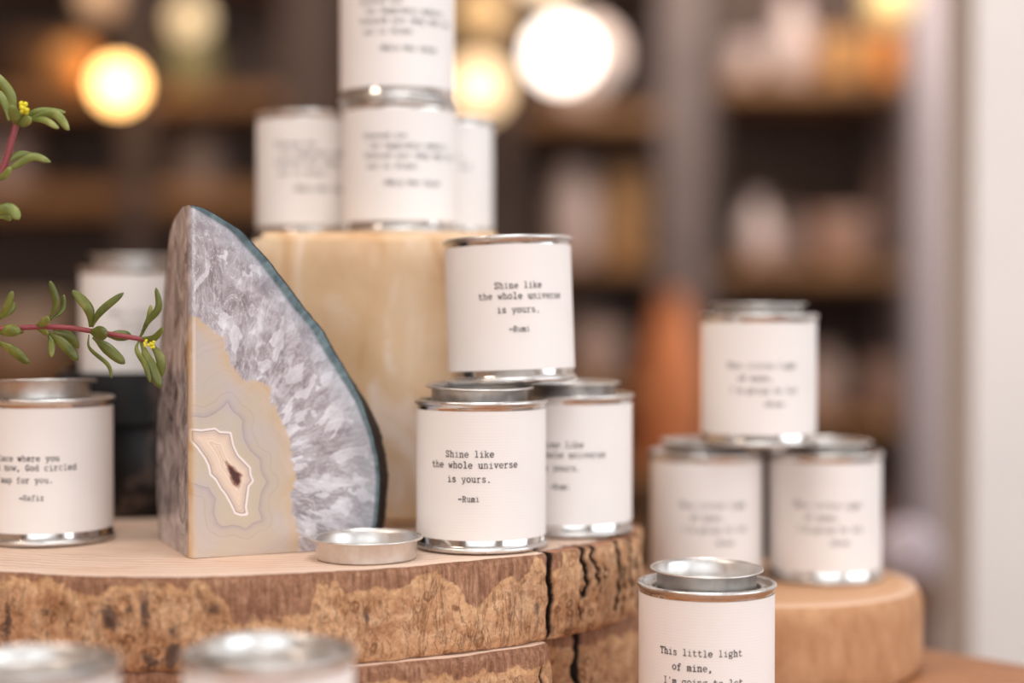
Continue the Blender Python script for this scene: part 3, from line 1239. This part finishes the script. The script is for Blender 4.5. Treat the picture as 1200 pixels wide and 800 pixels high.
    front = t.mix(t.ss(am, 0.9, -0.9), cry, ag)
    # the two dark inclusions near the base
    # left face: smokier crystal, tan along the corner lower down
    vl = t.coords((1, 1, 0.75))
    l1 = t.noise(vl, 62, 6, 0.65, 1.0)
    lc = t.ramp(l1, [(0.34, (84, 74, 74)), (0.44, (146, 134, 133)), (0.55, (186, 174, 173)), (0.68, (222, 214, 212))])
    tan = t.ss(t.math('ADD', t.attr('corner'), t.math('MULTIPLY', l1, 14.0)), 14.5, 9.5)
    lc = t.mix(t.math('MULTIPLY', tan, t.ss(t.attr('zmm'), 132.0, 118.0)), lc, t.ramp(blob, [(0.35, (200, 156, 96)), (0.6, (218, 190, 156))]))
    lc = t.mix(t.ss(rind, 4.0, 2.0), lc, (58, 48, 46))
    lc = t.mix(t.ss(rind, 1.2, 0.8), lc, (32, 30, 30))
    col = t.mix(left, front, lc)
    t.color(col)
    t.set(Roughness=0.13)
    t.b.inputs['Coat Weight'].default_value = 0.25
    t.b.inputs['Coat Roughness'].default_value = 0.05
    t.b.inputs['Subsurface Weight'].default_value = 0.08
    t.b.inputs['Subsurface Radius'].default_value = (0.006, 0.005, 0.005)
    t.b.inputs['Subsurface Scale'].default_value = 0.3
    return t.m


def m_rind():
    t = NT('black_rind')
    v = t.coords()
    n1 = t.noise(v, 60, 5, 0.65, 0.8)
    t.color(t.ramp(n1, [(0.35, (14, 12, 12)), (0.6, (34, 29, 28)), (0.8, (96, 74, 58))]))
    t.set(Roughness=0.55)
    t.bump(n1, 0.9, 0.004)
    return t.m


def agate():
    NB, NF, NL, NC, NRD = 250, 150, 56, 7, 40
    zmax = ZTOP
    # rows denser near the tip
    rows = zmax * (1 - (1 - np.linspace(0, 1, NB)) ** 1.25)
    cr = 3.4     # corner radius, mm
    co, at = [], {k: [] for k in ('geode', 'band', 'amber', 'rind', 'dark', 'ang', 'rad', 'left', 'corner', 'zmm')}
    ncol = NF + NC + NL
    rind_v = []
    for z in rows:
        w = max(0.3, float(interp_profile(FR, z)))
        u = max(0.3, float(interp_profile(LF, z)))
        c = min(cr, w * .45, u * .45)
        wob = 0.5 * noise.noise(Vector((z * .10, 1.7, 0))) + 0.35 * noise.noise(Vector((z * .3, 5.1, 0)))
        w2, u2 = w + wob, u + wob
        line = []
        for i in range(NF):              # front face, from the rind to the corner
            f = i / (NF - 1)
            line.append((w2 + (c - w2) * f, 0.0, 0))
        for i in range(1, NC + 1):       # rounded corner
            a = PI / 2 * i / (NC + 1)
            line.append((c - c * math.sin(a), c - c * math.cos(a), i / (NC + 1)))
        for i in range(NL):
            f = i / (NL - 1)
            line.append((0.0, c + (u2 - c) * f, 1))
        for (s, g, lf) in line:
            co.append((s, g, z))
            at['left'].append(lf)
            at['rind'].append((w2 - s) if lf < .5 else (u2 - g))
            at['corner'].append(g)
            at['zmm'].append(z)
        rl = []
        for i in range(NRD + 1):
            a = PI / 2 * i / NRD
            ca, sa = math.cos(a), math.sin(a)
            k = min(1.0, (zmax - z) / 25)
            g = u2 * sa ** .85 + 4.0 * math.sin(2 * a) * sa * k
            low = 1 - sstep(z, 60, 110)
            s = w2 * ca ** .85 + 6.0 * math.sin(2 * a) * ca * k * min(1, w / 60) + (1.2 * k + 6.2 * low) * sstep(g, -1.0, 11.0) * ca ** 1.5
            b = (1.1 * noise.noise(Vector((s * .12, g * .12, z * .12))) + .7 * noise.noise(Vector((s * .4, g * .4, z * .4)))) * math.sin(2 * a) ** .5 if 0 < i < NRD else 0
            rl.append((s + b * ca, g + b * sa, z))
        rind_v.append(rl)
    A = np.array(co)
    S, Gd, Zm = A[:, 0], A[:, 1], A[:, 2]
    conv = lambda pts: [face_sz(*p) for p in pts]
    geode = conv([(222, 501.8), (236, 503), (252, 501), (258, 505), (270.6, 506), (274, 520), (279, 532), (287, 541), (293.6, 547.8), (294.5, 556), (297.9, 563.6), (292, 571), (290.7, 581),
                  (289, 593), (290.7, 604), (282, 605), (273.4, 602.5), (269, 592), (263.4, 581), (257, 573), (251.9, 563.6), (244.7, 556.5), (243, 546), (239, 537.8), (231, 527), (222, 517)])
    band = conv([(222, 487.4), (240, 489), (252, 484), (260, 478), (266, 471.6), (274, 483), (285, 491.8), (284, 503), (286.4, 514.8), (293, 529), (305, 539), (306, 552), (314.6, 565), (306, 575),
                 (303.6, 586.6), (303, 598), (306.5, 609.6), (296, 613), (287.8, 619.7), (280, 616), (272, 615.4), (262, 616.5), (253.3, 612.5), (250, 598), (250.4, 583.8), (244, 572), (233, 569.4), (222, 566)])
    amber = conv([(215, 367), (224, 367.4), (236, 376), (246, 383), (256, 391), (263, 394.5), (266, 410), (271.3, 425.4), (281, 440), (291, 445), (303, 448), (316.3, 453.5), (318, 468), (324.8, 481.7),
                  (331, 497), (338.8, 512.6), (341, 536), (347.3, 557.6), (340, 580), (341, 596), (344.5, 608), (350, 630), (353, 660), (215, 670)])
    dark = conv([(264, 541), (273, 547.5), (283, 556), (281, 566), (278.5, 573), (272, 566), (268, 556)])
    at['geode'] = sdf(S, Zm, geode)
    at['band'] = sdf(S, Zm, band)
    at['amber'] = sdf(S, Zm, amber)
    dd = sdf(S, Zm, dark)
    for (qx, qy, rr) in ((268.5, 628, 1.0), (269.5, 646, 1.2)):
        a_, b_ = face_sz(qx, qy)
        dd = np.minimum(dd, np.hypot(S - a_, (Zm - b_) * .8) - rr + 1.0 + 50)
    at['dark'] = dd
    cs, cz = face_sz(262, 560)
    at['ang'] = np.arctan2(Zm - cz, S - cs + 1e-6)
    at['rad'] = np.hypot(S - cs, Zm - cz)

    def world(p):
        return (KX + FD[0] * p[0] / 1000 + GD[0] * p[1] / 1000, KY + FD[1] * p[0] / 1000 + GD[1] * p[1] / 1000, p[2] / 1000)

    org = Vector((KX, KY, 0))
    vs = [Vector(world(p)) - org for p in co]
    fs = []
    for j in range(NB - 1):
        for i in range(ncol - 1):
            a = j * ncol + i
            fs.append((a + 1, a, a + ncol, a + ncol + 1))
    fs.append(tuple(range(ncol)))
    me = mesh_from('agate_bookend', vs, fs)
    for k, arr in at.items():
        x = me.attributes.new(k, 'FLOAT', 'POINT')
        x.data.foreach_set('value', np.array(arr, dtype=np.float32))
    sharp(me, 60)
    root = link('agate_bookend', me, m_agate(), None, (KX, KY, Z_DISC))
    tag(root, 'grey polished agate bookend with banded tan heart and crystal rays, on the wooden round', 'agate bookend')
    vs, fs = [], []
    for rl in rind_v:
        for p in rl:
            vs.append(Vector(world(p)) - org)
    m = NRD + 1
    for j in range(NB - 1):
        for i in range(NRD):
            a = j * m + i
            fs.append((a, a + 1, a + m + 1, a + m))
    k = len(vs)
    fs.append(tuple((NB - 1) * m + i for i in range(m)))
    fs.append(tuple(range(m))[::-1])
    o = link('rind', mesh_from('rind', vs, fs), m_rind(), root)
    o['label'] = 'rough black outer rind'
    return root


agate()


# ------------------------------------------------------------------ succulent sprigs
def m_leaf(name, a, b, c):
    t = NT(name)
    v = t.coords()
    n1 = t.noise(v, 70, 3)
    n2 = t.noise(v, 600, 3)
    col = t.ramp(n1, [(0.3, a), (0.55, b), (0.75, c)])
    col = t.mix(t.ss(n2, 0.4, 0.7, 0, 0.3), col, b)
    t.color(col)
    t.set(Roughness=0.42)
    t.b.inputs['Subsurface Weight'].default_value = 0.12
    t.b.inputs['Subsurface Radius'].default_value = (0.002, 0.004, 0.001)
    t.b.inputs['Subsurface Scale'].default_value = 0.5
    t.bump(n2, 0.15, 0.0006)
    return t.m


M_LEAF = m_leaf('succulent_leaf', (66, 74, 22), (104, 108, 40), (150, 146, 74))
M_LEAF2 = m_leaf('pale_succulent_leaf', (88, 100, 42), (124, 132, 64), (164, 166, 102))
M_STEM = plain('reddish_stem', (138, 58, 62), 0.45, scale=120)
M_YELLOW = plain('yellow_flower', (222, 208, 40), 0.5, scale=200)


def leaf(mb, pts, wpx, d, dz=0.0, flat=0.38, side=None):
    n = len(pts)
    path = smooth_path([P(x, y, d + dz * (i / (n - 1))) for i, (x, y) in enumerate(pts)], 18)
    r0 = wpx / F * d * 0.5

    def rad(t):
        base = 0.30 + 0.70 * sstep(t, 0.0, 0.55)
        tip = math.sqrt(max(0.0, 1 - max(0, (t - .62) / .385) ** 2.2))
        return max(0.0002, r0 * base * tip)
    mb.tube(path, rad, 12, flat, side or Vector((random.uniform(-.35, .35), 1, random.uniform(-.35, .35))))


pl = thing('potted_succulent', 'green succulent with red stems reaching in from the left edge', 'plant', (-.36, 1.02, Z_DISC))
pr = lathe('pot', [(0, 0), (.032, 0), (.034, .002), (.042, .058), (.046, .058), (.047, .066), (.043, .066), (.040, .056), (0, .056)], 64)
link('pot', pr, plain('clay_pot', (176, 108, 78), 0.8), pl)
link('soil', lathe('soil', [(0, .056), (.0405, .056), (.0405, .058), (.02, .060), (0, .061)], 40), plain('soil_dark', (58, 42, 32), 0.95, var=.4, scale=200), pl)
off = Vector((-.36, 1.02, Z_DISC))


def world_child(mb, name, mat, parent):
    mb.v = [v - off for v in mb.v]
    return mb.build(name, mat, parent)


ds = 0.862
mb = MB()
sp = smooth_path([(-.36, 1.02, Z_DISC + .058), (-.352, .985, Z_DISC + .10), P(-62, 378, .885), P(-10, 385, ds), P(22, 384, ds), P(55, 383, ds), P(82, 384, ds), P(108, 388, ds), P(140, 393, ds), P(170, 398, ds)], 70)
mb.tube(sp, lambda t: (3.6 - 0.7 * t) / F * ds, 12)
st1 = world_child(mb, 'stem', M_STEM, pl)
mb = MB()
for pts, w, dz in [
    ([(-3, 376), (8, 360), (15, 341)], 9, -.004), ([(0, 374), (12, 364), (17, 354)], 8, .004), ([(-6, 389), (9, 387), (24, 388)], 15, -.006), ([(-6, 399), (14, 410), (34, 426)], 13.5, -.004), ([(10, 385), (20, 388), (28, 389)], 6, .006),
    ([(57, 374), (66, 355), (59, 329)], 10, -.002), ([(59, 375), (73, 363), (75, 345)], 7.5, .003), ([(42, 382), (50, 378), (58, 373)], 11, -.008), ([(44, 386), (52, 389), (57, 391)], 8, -.006), ([(56, 390), (60, 402), (60, 419)], 8, -.004),
    ([(55, 389), (74, 403), (91, 422)], 13, -.003), ([(62, 388), (80, 393), (92, 408)], 11, .006),
    ([(106, 383), (104, 362), (85, 340)], 12.5, -.004), ([(108, 383), (118, 365), (145, 343)], 9.5, -.002), ([(105, 388), (115, 390), (126, 391)], 17, -.009), ([(122, 392), (138, 393), (154, 393)], 13, .006), ([(104, 392), (105, 408), (126, 427), (131, 443)], 5.5, -.006),
    ([(109, 395), (125, 408), (146, 426)], 13.5, -.003),
    ([(164, 395), (173, 377), (186, 360), (183, 337)], 8.5, -.003), ([(167, 392), (174, 374), (177, 357)], 6.5, .004), ([(163, 396), (180, 396), (192, 384)], 9, -.008), ([(163, 398), (160, 410), (170, 428), (176, 448)], 7, -.006), ([(165, 400), (176, 428), (188, 454)], 14, -.002), ([(173, 399), (187, 418), (189, 441)], 11, .002),
]:
    leaf(mb, pts, w, ds, dz)
lf = world_child(mb, 'foliage', M_LEAF, st1)
mb = MB()
for k in range(14):
    mb.ball(P(175 + random.uniform(-6, 7), 403 + random.uniform(-5, 4), ds - .008), 1.8 / F * ds, 5)
world_child(mb, 'flower', M_YELLOW, st1)

ds = 0.85
mb = MB()
sp = smooth_path([(-.362, 1.018, Z_DISC + .058), (-.35, .96, Z_DISC + .12), P(-75, 305, .87), P(-30, 250, ds), P(2, 203, ds), P(13, 172, ds), P(21, 144, ds)], 60)
mb.tube(sp, lambda t: (4.6 - 0.9 * t) / F * ds, 12)
st2 = world_child(mb, 'stem', M_STEM, pl)
mb = MB()
for pts, w, dz in [
    ([(18, 140), (14, 112), (-6, 85)], 12, -.004), ([(12, 142), (6, 118), (-8, 106)], 11, .006), ([(20, 148), (19, 138), (15, 124)], 15, -.010), ([(18, 146), (28, 144), (38, 139)], 12, -.008), ([(22, 143), (46, 131), (78, 132)], 8.5, -.002), ([(30, 142), (64, 134), (82, 153)], 11, -.006), ([(32, 142), (52, 141), (70, 151)], 8, -.012),
    ([(0, 206), (20, 194), (40, 184), (60, 190)], 10, -.004), ([(6, 194), (22, 182), (41, 182)], 8.5, .004), ([(-4, 212), (6, 206), (14, 197)], 10, -.008),
    ([(-24, 252), (0, 246), (14, 246), (23, 257)], 15, -.004), ([(-20, 262), (2, 252), (14, 258)], 9, .006), ([(-20, 240), (-30, 225), (-26, 205)], 9, 0.0), ([(-18, 205), (-24, 190), (-16, 170)], 9, .004),
]:
    leaf(mb, pts, w, ds, dz)
world_child(mb, 'foliage', M_LEAF2, st2)
mb = MB()
for k in range(12):
    mb.ball(P(30 + random.uniform(-4, 4), 128 + random.uniform(-6, 6), ds - .006 + random.uniform(-.003, .003)), 3.0 / F * ds, 5)
world_child(mb, 'flower', M_YELLOW, st2)

# ------------------------------------------------------------------ the room
WY = 5.1      # back wall


def struct(name, me, mat):
    o = link(name, me, mat)
    o['kind'] = 'structure'
    return o


M_BACK = plain('brown_back_wall', (92, 76, 70), 0.9, scale=3)
M_WHITE = plain('white_plaster', (238, 228, 222), 0.85, var=.03, scale=5)
M_GREY = plain('grey_paint', (190, 178, 182), 0.8, var=.05, scale=4)
M_CEIL = plain('ceiling_paint', (226, 218, 212), 0.9, var=.05, scale=4)
M_FLOOR = plain('dark_floorboards', (96, 74, 60), 0.5, var=.2, scale=6)
struct('floor', box_mesh('floor', -2.6, 2.6, -2.7, 5.3, -.1, 0), M_FLOOR)
struct('ceiling', box_mesh('ceiling', -2.6, 2.6, -2.7, 5.3, 2.8, 2.9), M_CEIL)
struct('wall_back', box_mesh('wall_back', -2.6, 2.6, WY, WY + .1, 0, 2.8), M_BACK)
struct('wall_left', box_mesh('wall_left', -2.6, -2.5, -2.7, WY, 0, 2.8), plain('warm_wood_wall', (196, 164, 140), 0.8, scale=4))
struct('wall_alcove', box_mesh('wall_alcove', X(1074, 4.5), 2.5, 4.5, WY, 0, 2.8), M_GREY)
struct('wall_right', box_mesh('wall_right', X(1141, 1.7), 2.5, 1.7, 1.82, 0, 2.8), M_WHITE)


def wall_with_window(name, axis, at, lo, hi, wlo, whi, z0, z1, mat):
    bm = bmesh.new()

    def bx(a0, a1, c0, c1):
        r = bmesh.ops.create_cube(bm, size=1.0)['verts']
        for v in r:
            a = a0 + (v.co.x + .5) * (a1 - a0)
            z = c0 + (v.co.z + .5) * (c1 - c0)
            b = at + v.co.y * .1
            v.co = (a, b, z) if axis == 'x' else (b, a, z)
    bx(lo, wlo, 0, 2.8)
    bx(whi, hi, 0, 2.8)
    bx(wlo, whi, 0, z0)
    bx(wlo, whi, z1, 2.8)
    bmesh.ops.recalc_face_normals(bm, faces=bm.faces)
    me = D.meshes.new(name)
    bm.to_mesh(me)
    bm.free()
    return struct(name, me, mat)


wall_with_window('wall_front', 'x', -2.65, -2.6, 2.6, -1.4, 1.9, .7, 2.4, M_CEIL)
wall_with_window('wall_side', 'y', 2.55, -2.7, 1.82, -1.9, 1.0, .8, 2.4, M_CEIL)


def frame_bars(name, axis, at, lo, hi, z0, z1, n):
    bm = bmesh.new()

    def bx(a0, a1, c0, c1):
        for v in bmesh.ops.create_cube(bm, size=1.0)['verts']:
            a = a0 + (v.co.x + .5) * (a1 - a0)
            z = c0 + (v.co.z + .5) * (c1 - c0)
            b = at + v.co.y * .05
            v.co = (a, b, z) if axis == 'x' else (b, a, z)
    for i in range(n + 1):
        a = lo + (hi - lo) * i / n
        bx(a - .03, a + .03, z0, z1)
    bx(lo, hi, z0, z0 + .06)
    bx(lo, hi, z1 - .06, z1)
    me = D.meshes.new(name)
    bm.to_mesh(me)
    bm.free()
    return struct(name, me, plain('window_paint', (90, 84, 82), .5))


frame_bars('window_1', 'x', -2.6, -1.4, 1.9, .7, 2.4, 3)
frame_bars('window_2', 'y', 2.5, -1.9, 1.0, .8, 2.4, 3)

# ------------------------------------------------------------------ shelves behind
M_SHELFWOOD = plain('shelf_board_oak', (132, 92, 54), 0.7, scale=8, var=.25)
M_POST = plain('grey_brown_post', (112, 98, 94), 0.8, scale=8)
M_POST_D = plain('dark_brown_post', (76, 60, 53), 0.8, scale=8)
M_PANEL = plain('shelf_back_panel', (98, 82, 75), 0.9, scale=6)
SY0, SY1 = 4.5, 5.0


def shelving(label, posts, boards, x0, x1):
    r = thing('shelf_unit', label, 'shelves', ((x0 + x1) / 2, SY0, 0))
    o = Vector(((x0 + x1) / 2, SY0, 0))

    def ch(name, m, *b):
        me = box_mesh(name, b[0] - o.x, b[1] - o.x, b[2] - o.y, b[3] - o.y, b[4], b[5], .003)
        link(name, me, m, r)
    for a, b, m in posts:
        ch('upright', m, a, b, SY0, SY0 + .06, 0, 2.3)
        ch('upright', m, a, b, SY1 - .06, SY1, 0, 2.3)
    for z, th in boards:
        ch('shelf_board', M_SHELFWOOD, x0 + .012, x1 - .012, SY0 + .004, SY1 - .004, z - th, z)
    ch('back_panel', M_PANEL, x0, x1, SY1, SY1 + .015, 0, 2.3)
    return r


def zb(py):
    return Z(py, SY0)


LB = [(zb(105), .05), (zb(218), .07), (zb(-60), .04), (zb(430), .05), (.45, .04), (.1, .04)]
MBD = [(zb(128), .045), (zb(-70), .045), (zb(306), .03), (zb(450), .04), (.4, .04), (.1, .04)]
RBD = [(zb(92), .045), (zb(308), .05), (zb(488), .045), (zb(700), .04), (.12, .04)]
shelving('dark wooden shelves far back on the left behind the succulent', [(X(-190, SY0), X(-150, SY0), M_POST_D), (X(140, SY0), X(178, SY0), M_POST_D), (X(330, SY0), X(395, SY0), M_POST_D)], LB, X(-190, SY0), X(395, SY0))
shelving('blurred wooden shelves in the middle background behind the stacked tins', [(X(578, SY0), X(612, SY0), M_POST_D), (X(772, SY0), X(829, SY0), M_POST)], MBD, X(578, SY0), X(829, SY0))
shelving('blurred wooden shelves with pale pottery in the right background', [(X(832, SY0), X(842, SY0), M_POST_D), (X(1060, SY0), X(1073, SY0), M_POST)], RBD, X(832, SY0), X(1073, SY0))

# wares on the shelves: lathe vases, bowls, jars and boxes
CERAM = {}


def ceramic(c):
    if c not in CERAM:
        CERAM[c] = plain('ceramic_%d' % len(CERAM), c, 0.45, var=.06, scale=14)
    return CERAM[c]


def vase_prof(r, h):
    return [(0, 0), (r * .6, 0), (r * .7, h * .03), (r, h * .38), (r * .92, h * .58), (r * .45, h * .82), (r * .42, h * .9), (r * .55, h), (r * .5, h), (r * .36, h * .88), (r * .6, h * .5), (r * .5, h * .06), (0, h * .06)]


def bowl_prof(r, h):
    return [(0, 0), (r * .45, 0), (r * .48, h * .06), (r * .8, h * .45), (r, h), (r * .95, h), (r * .74, h * .48), (r * .4, h * .14), (0, h * .12)]


def jar_prof(r, h):
    return [(0, 0), (r * .92, 0), (r, h * .04), (r, h * .72), (r * .8, h * .8), (r * .72, h * .82), (r * .8, h * .83), (r * .8, h * .97), (r * .7, h), (0, h)]


def ball_prof(r, h):
    return [(0, 0)] + [(r * math.sin(PI * i / 20), h / 2 - h / 2 * math.cos(PI * i / 20)) for i in range(1, 20)] + [(0, h)]


PROF = {'vase': vase_prof, 'bowl': bowl_prof, 'jar': jar_prof, 'ball': ball_prof}


def ware(kind, label, px, board_z, w_px, h_px, c, y=None, cat=None):
    y = y or SY0 + .19
    r = w_px / F * y / 2
    h = h_px / F * y
    nm = {'vase': 'ceramic_vase', 'bowl': 'ceramic_bowl', 'jar': 'lidded_jar', 'ball': 'ceramic_ball', 'box': 'storage_box', 'basket': 'woven_basket'}[kind]
    if kind == 'box':
        root = link(nm, box_mesh(nm, -r, r, -r * .7, r * .7, 0, h * .8, .004), ceramic(c), None, (X(px, y), y, board_z + .0006))
        me = box_mesh('lid', -r * 1.04, r * 1.04, -r * .75, r * .75, h * .8, h, .004)
        link('lid', me, ceramic(c), root)
    elif kind == 'basket':
        root = link(nm, lathe(nm, [(0, 0), (r * .8, 0), (r * .9, h * .1), (r, h * .8), (r * .97, h), (r * .9, h), (r * .85, h * .15), (0, h * .08)], 40), ceramic(c), None, (X(px, y), y, board_z + .0006))
    else:
        root = link(nm, lathe(nm, PROF[kind](r, h), 40), ceramic(c), None, (X(px, y), y, board_z + .0006))
    return tag(root, label, cat or kind, 'pottery and boxes on the background shelves')


PALE = (226, 204, 196)
BEIGE = (200, 172, 150)
b1, b2, b3, b4 = (b[0] for b in RBD[:4])
m1, m2, m3, m4 = (b[0] for b in (MBD[0], MBD[2], MBD[3], MBD[4]))
l1, l2, l4 = LB[0][0], LB[1][0], LB[3][0]
ware('bowl', 'pale blurred bowl at the left end of the top right shelf', 868, b1, 52, 50, PALE)
ware('vase', 'tall pale blurred vase in the middle of the top right shelf', 926, b1, 56, 118, PALE, y=SY0 + .34)
ware('bowl', 'tan blurred bowl beside the tall pale vase on the top right shelf', 985, b1, 70, 58, (222, 170, 110))
ware('box', 'orange blurred box at the right end of the top right shelf', 1042, b1, 40, 66, (232, 150, 70))
ware('vase', 'pale blurred vase at the left of the second right shelf', 886, b2, 44, 78, PALE)
ware('jar', 'whitish blurred jar next to the pale vase on the second right shelf', 925, b2, 40, 64, (206, 182, 172), y=SY0 + .36)
ware('bowl', 'wide beige blurred bowl on the second right shelf', 985, b2, 84, 58, (214, 178, 160))
ware('jar', 'beige blurred jar at the right end of the second right shelf', 1043, b2, 44, 120, (216, 186, 174), y=SY0 + .38)
ware('jar', 'greyish beige blurred jar on the third right shelf beside the pyramid', 962, b3, 58, 74, (196, 170, 158))
ware('bowl', 'pale blurred bowl at the right end of the third right shelf', 1040, b3, 60, 60, (218, 186, 172))
ware('ball', 'dim mauve blurred ball on the lower right shelf', 1032, b4, 62, 110, (172, 136, 130))
def small_stool(label, px, d, h, rr):
    so = thing('wooden_stool', label, 'stool', (X(px, d), d, 0))
    link('seat', lathe('seat', [(0, h - .04), (rr - .005, h - .04), (rr, h - .03), (rr, h - .01), (rr - .005, h), (0, h)], 48), M_SHELFWOOD, so)
    for k in range(4):
        a = PI / 4 + k * PI / 2
        q = MB()
        q.tube(smooth_path([Vector((rr * .85 * math.cos(a), rr * .85 * math.sin(a), 0)), Vector((rr * .6 * math.cos(a), rr * .6 * math.sin(a), h - .039))], 6), .012, 10)
        q.build('leg', M_SHELFWOOD, so)


small_stool('small dark wooden stool under the lilac ball beside the grey wall', 1062, 2.3, Z(684, 2.3), .05)
ware('ball', 'shiny ball coloured pale lilac for its glint, just right of the small round slab', 1066, Z(684, 2.3), 72, 72, (246, 236, 250), y=2.3)  # pale lilac base colour stands in for light reflected off a shiny ball
ware('jar', 'grey blurred jar low in the middle shelves behind the stacked tin', 668, m1, 70, 90, (190, 168, 158))
ware('jar', 'dim white blurred jar on the middle shelves right of the stacked tins', 672, m2, 58, 112, (196, 174, 166))
ware('box', 'golden tan blurred box on the middle shelves near the grey post', 738, m2, 50, 108, (190, 144, 92))
ware('bowl', 'beige blurred bowl on the middle shelves beside the top stacked tin', 700, m3, 76, 62, (214, 186, 172), y=SY0 + .16)
ware('bowl', 'dim beige blurred bowl stacked low on the middle shelves', 690, m3 + .1, 60, 40, (196, 170, 160), y=SY0 + .38)
ware('jar', 'greyish blurred jar on the left shelves above the agate', 236, l2, 70, 66, (126, 108, 100))
ware('bowl', 'dim tan blurred bowl on the upper left shelf', 60, l1, 110, 60, (132, 96, 66))
ware('vase', 'dim green grey blurred vase on the upper left shelf', 226, l1, 70, 92, (150, 142, 100))
ware('jar', 'dim beige blurred jar at the far left above the succulent', 10, l2, 70, 70, (150, 128, 122))
ware('bowl', 'pale tan blurred bowl behind the leftmost succulent leaves', 24, l4, 150, 74, (206, 178, 154))

# the tall terracotta vase standing on a stool in the middle distance
small_stool('dark wooden stool behind the display, holding the terracotta vase', 788, 4.0, Z(545, 4.0), .2)
tk = 1.5
tv = link('terracotta_vase', lathe('terracotta_vase', [(r_ * tk, z_ * tk) for r_, z_ in [(0, 0), (.045, 0), (.05, .01), (.056, .10), (.050, .16), (.034, .23), (.024, .27), (.028, .285), (.024, .285), (.020, .27), (.044, .15), (.04, .02), (0, .02)]], 48),
          plain('terracotta', (218, 134, 84), 0.75), None, (X(788, 4.0), 4.0, Z(545, 4.0) + .0006))
tag(tv, 'orange brown blurred vase between the stacked tins and the pyramid', 'vase')


# ------------------------------------------------------------------ lamps in the background
def pendant(label, px, py, d, r, c, s, group='hanging lamps'):
    d, r = d * 1.55, r * 1.55
    p = P(px, py, d)
    root = thing('pendant_lamp', label, 'lamp', (p.x, p.y, p.z), group)
    link('globe', lathe('globe', ball_prof(r, 2 * r), 32), lamp_mat('lit_globe', c, s), root).location = (0, 0, -r)
    link('socket', lathe('socket', [(0, r * .9), (r * .35, r * .9), (r * .35, r * 1.5), (r * .1, r * 1.7), (0, r * 1.7)], 20), plain('dark_socket', (50, 40, 34), .5), root)
    mbp = MB()
    mbp.tube([Vector((0, 0, r * 1.6)), Vector((0, 0, 2.8 - p.z))], .003, 8)
    mbp.build('cord', plain('dark_cord', (40, 34, 30), .7), root)
    return root


pendant('large glowing white globe lamp right of the highest tin', 658, 64, 2.5, .049, (255, 240, 226), 5.0)
pendant('glowing globe lamp cut by the top edge above the large white globe', 642, -36, 2.75, .05, (255, 226, 190), 2.2)
pendant('pale glimmering lamp behind the edge of the large white globe', 686, 66, 2.78, .062, (240, 214, 200), .62)
pendant('warm yellow glowing lamp beside the highest tin', 560, 104, 2.75, .05, (255, 218, 170), 1.5)
pendant('dim tan lamp at the top between the highest tin and the globe', 562, 18, 2.6, .045, (220, 180, 126), .42)
pendant('bright orange yellow bulb over the left shelves', 140, 100, 2.75, .034, (255, 194, 118), 9.0)
pendant('dim orange bulb left of the bright orange bulb', 88, 76, 2.78, .04, (210, 140, 70), .22)
pendant('pale cream bulb near the top left of the photo', 224, 24, 2.75, .032, (240, 212, 168), .85)
pendant('faint brownish bulb at the top edge left of the cream bulb', 118, -2, 2.8, .034, (214, 176, 140), .5)
pendant('warm golden lamp above the right shelf by the grey wall', 1040, 4, 2.78, .04, (255, 220, 150), .5)

# ------------------------------------------------------------------ light
W = D.worlds.new('daylight')
SC.world = W
W.use_nodes = True
bg = W.node_tree.nodes['Background']
bg.inputs['Color'].default_value = (0.92, 0.96, 1.0, 1)
bg.inputs['Strength'].default_value = 1.0


def area(name, loc, rot, sx, sy, power, c):
    l = D.lights.new(name, 'AREA')
    l.shape = 'RECTANGLE'
    l.size, l.size_y = sx, sy
    l.energy = power
    l.color = c
    o = D.objects.new(name, l)
    COL.objects.link(o)
    o.location = loc
    o.rotation_euler = rot
    return o


# daylight through the shop front and the side window
area('daylight_front', (0, -2.5, 1.55), (PI / 2, 0, 0), 3.4, 1.6, 33, (0.88, .95, 1.0))
area('daylight_side', (2.42, -.45, 1.6), (PI / 2, 0, PI / 2), 2.7, 1.5, 35, (.88, .94, 1.0))
# fill lights added under the ceiling to brighten the display and shelves
area('ceiling_fill_light', (-1.3, -.1, 2.7), (0, math.radians(-25), 0), .7, .7, 19, (1, .86, .74))
area('ceiling_fill_light', (.1, .5, 2.7), (0, 0, 0), .8, .8, 15, (.95, .96, .96))
area('ceiling_fill_light', (-1.1, 3.7, 2.7), (.45, 0, 0), .6, .6, 15, (1, .86, .72))
area('ceiling_fill_light', (.9, 3.7, 2.7), (.45, 0, 0), .6, .6, 36, (1, .90, .82))

SC.view_settings.view_transform = 'Standard'
SC.view_settings.look = 'None'
SC.view_settings.gamma = 1.0
SC.view_settings.exposure = 0.06
SC.view_settings.use_curve_mapping = False
SC.cycles.use_denoising = True
SC.cycles.max_bounces = 8
SC.cycles.sample_clamp_indirect = 6.0
SC.cycles.blur_glossy = 0.5
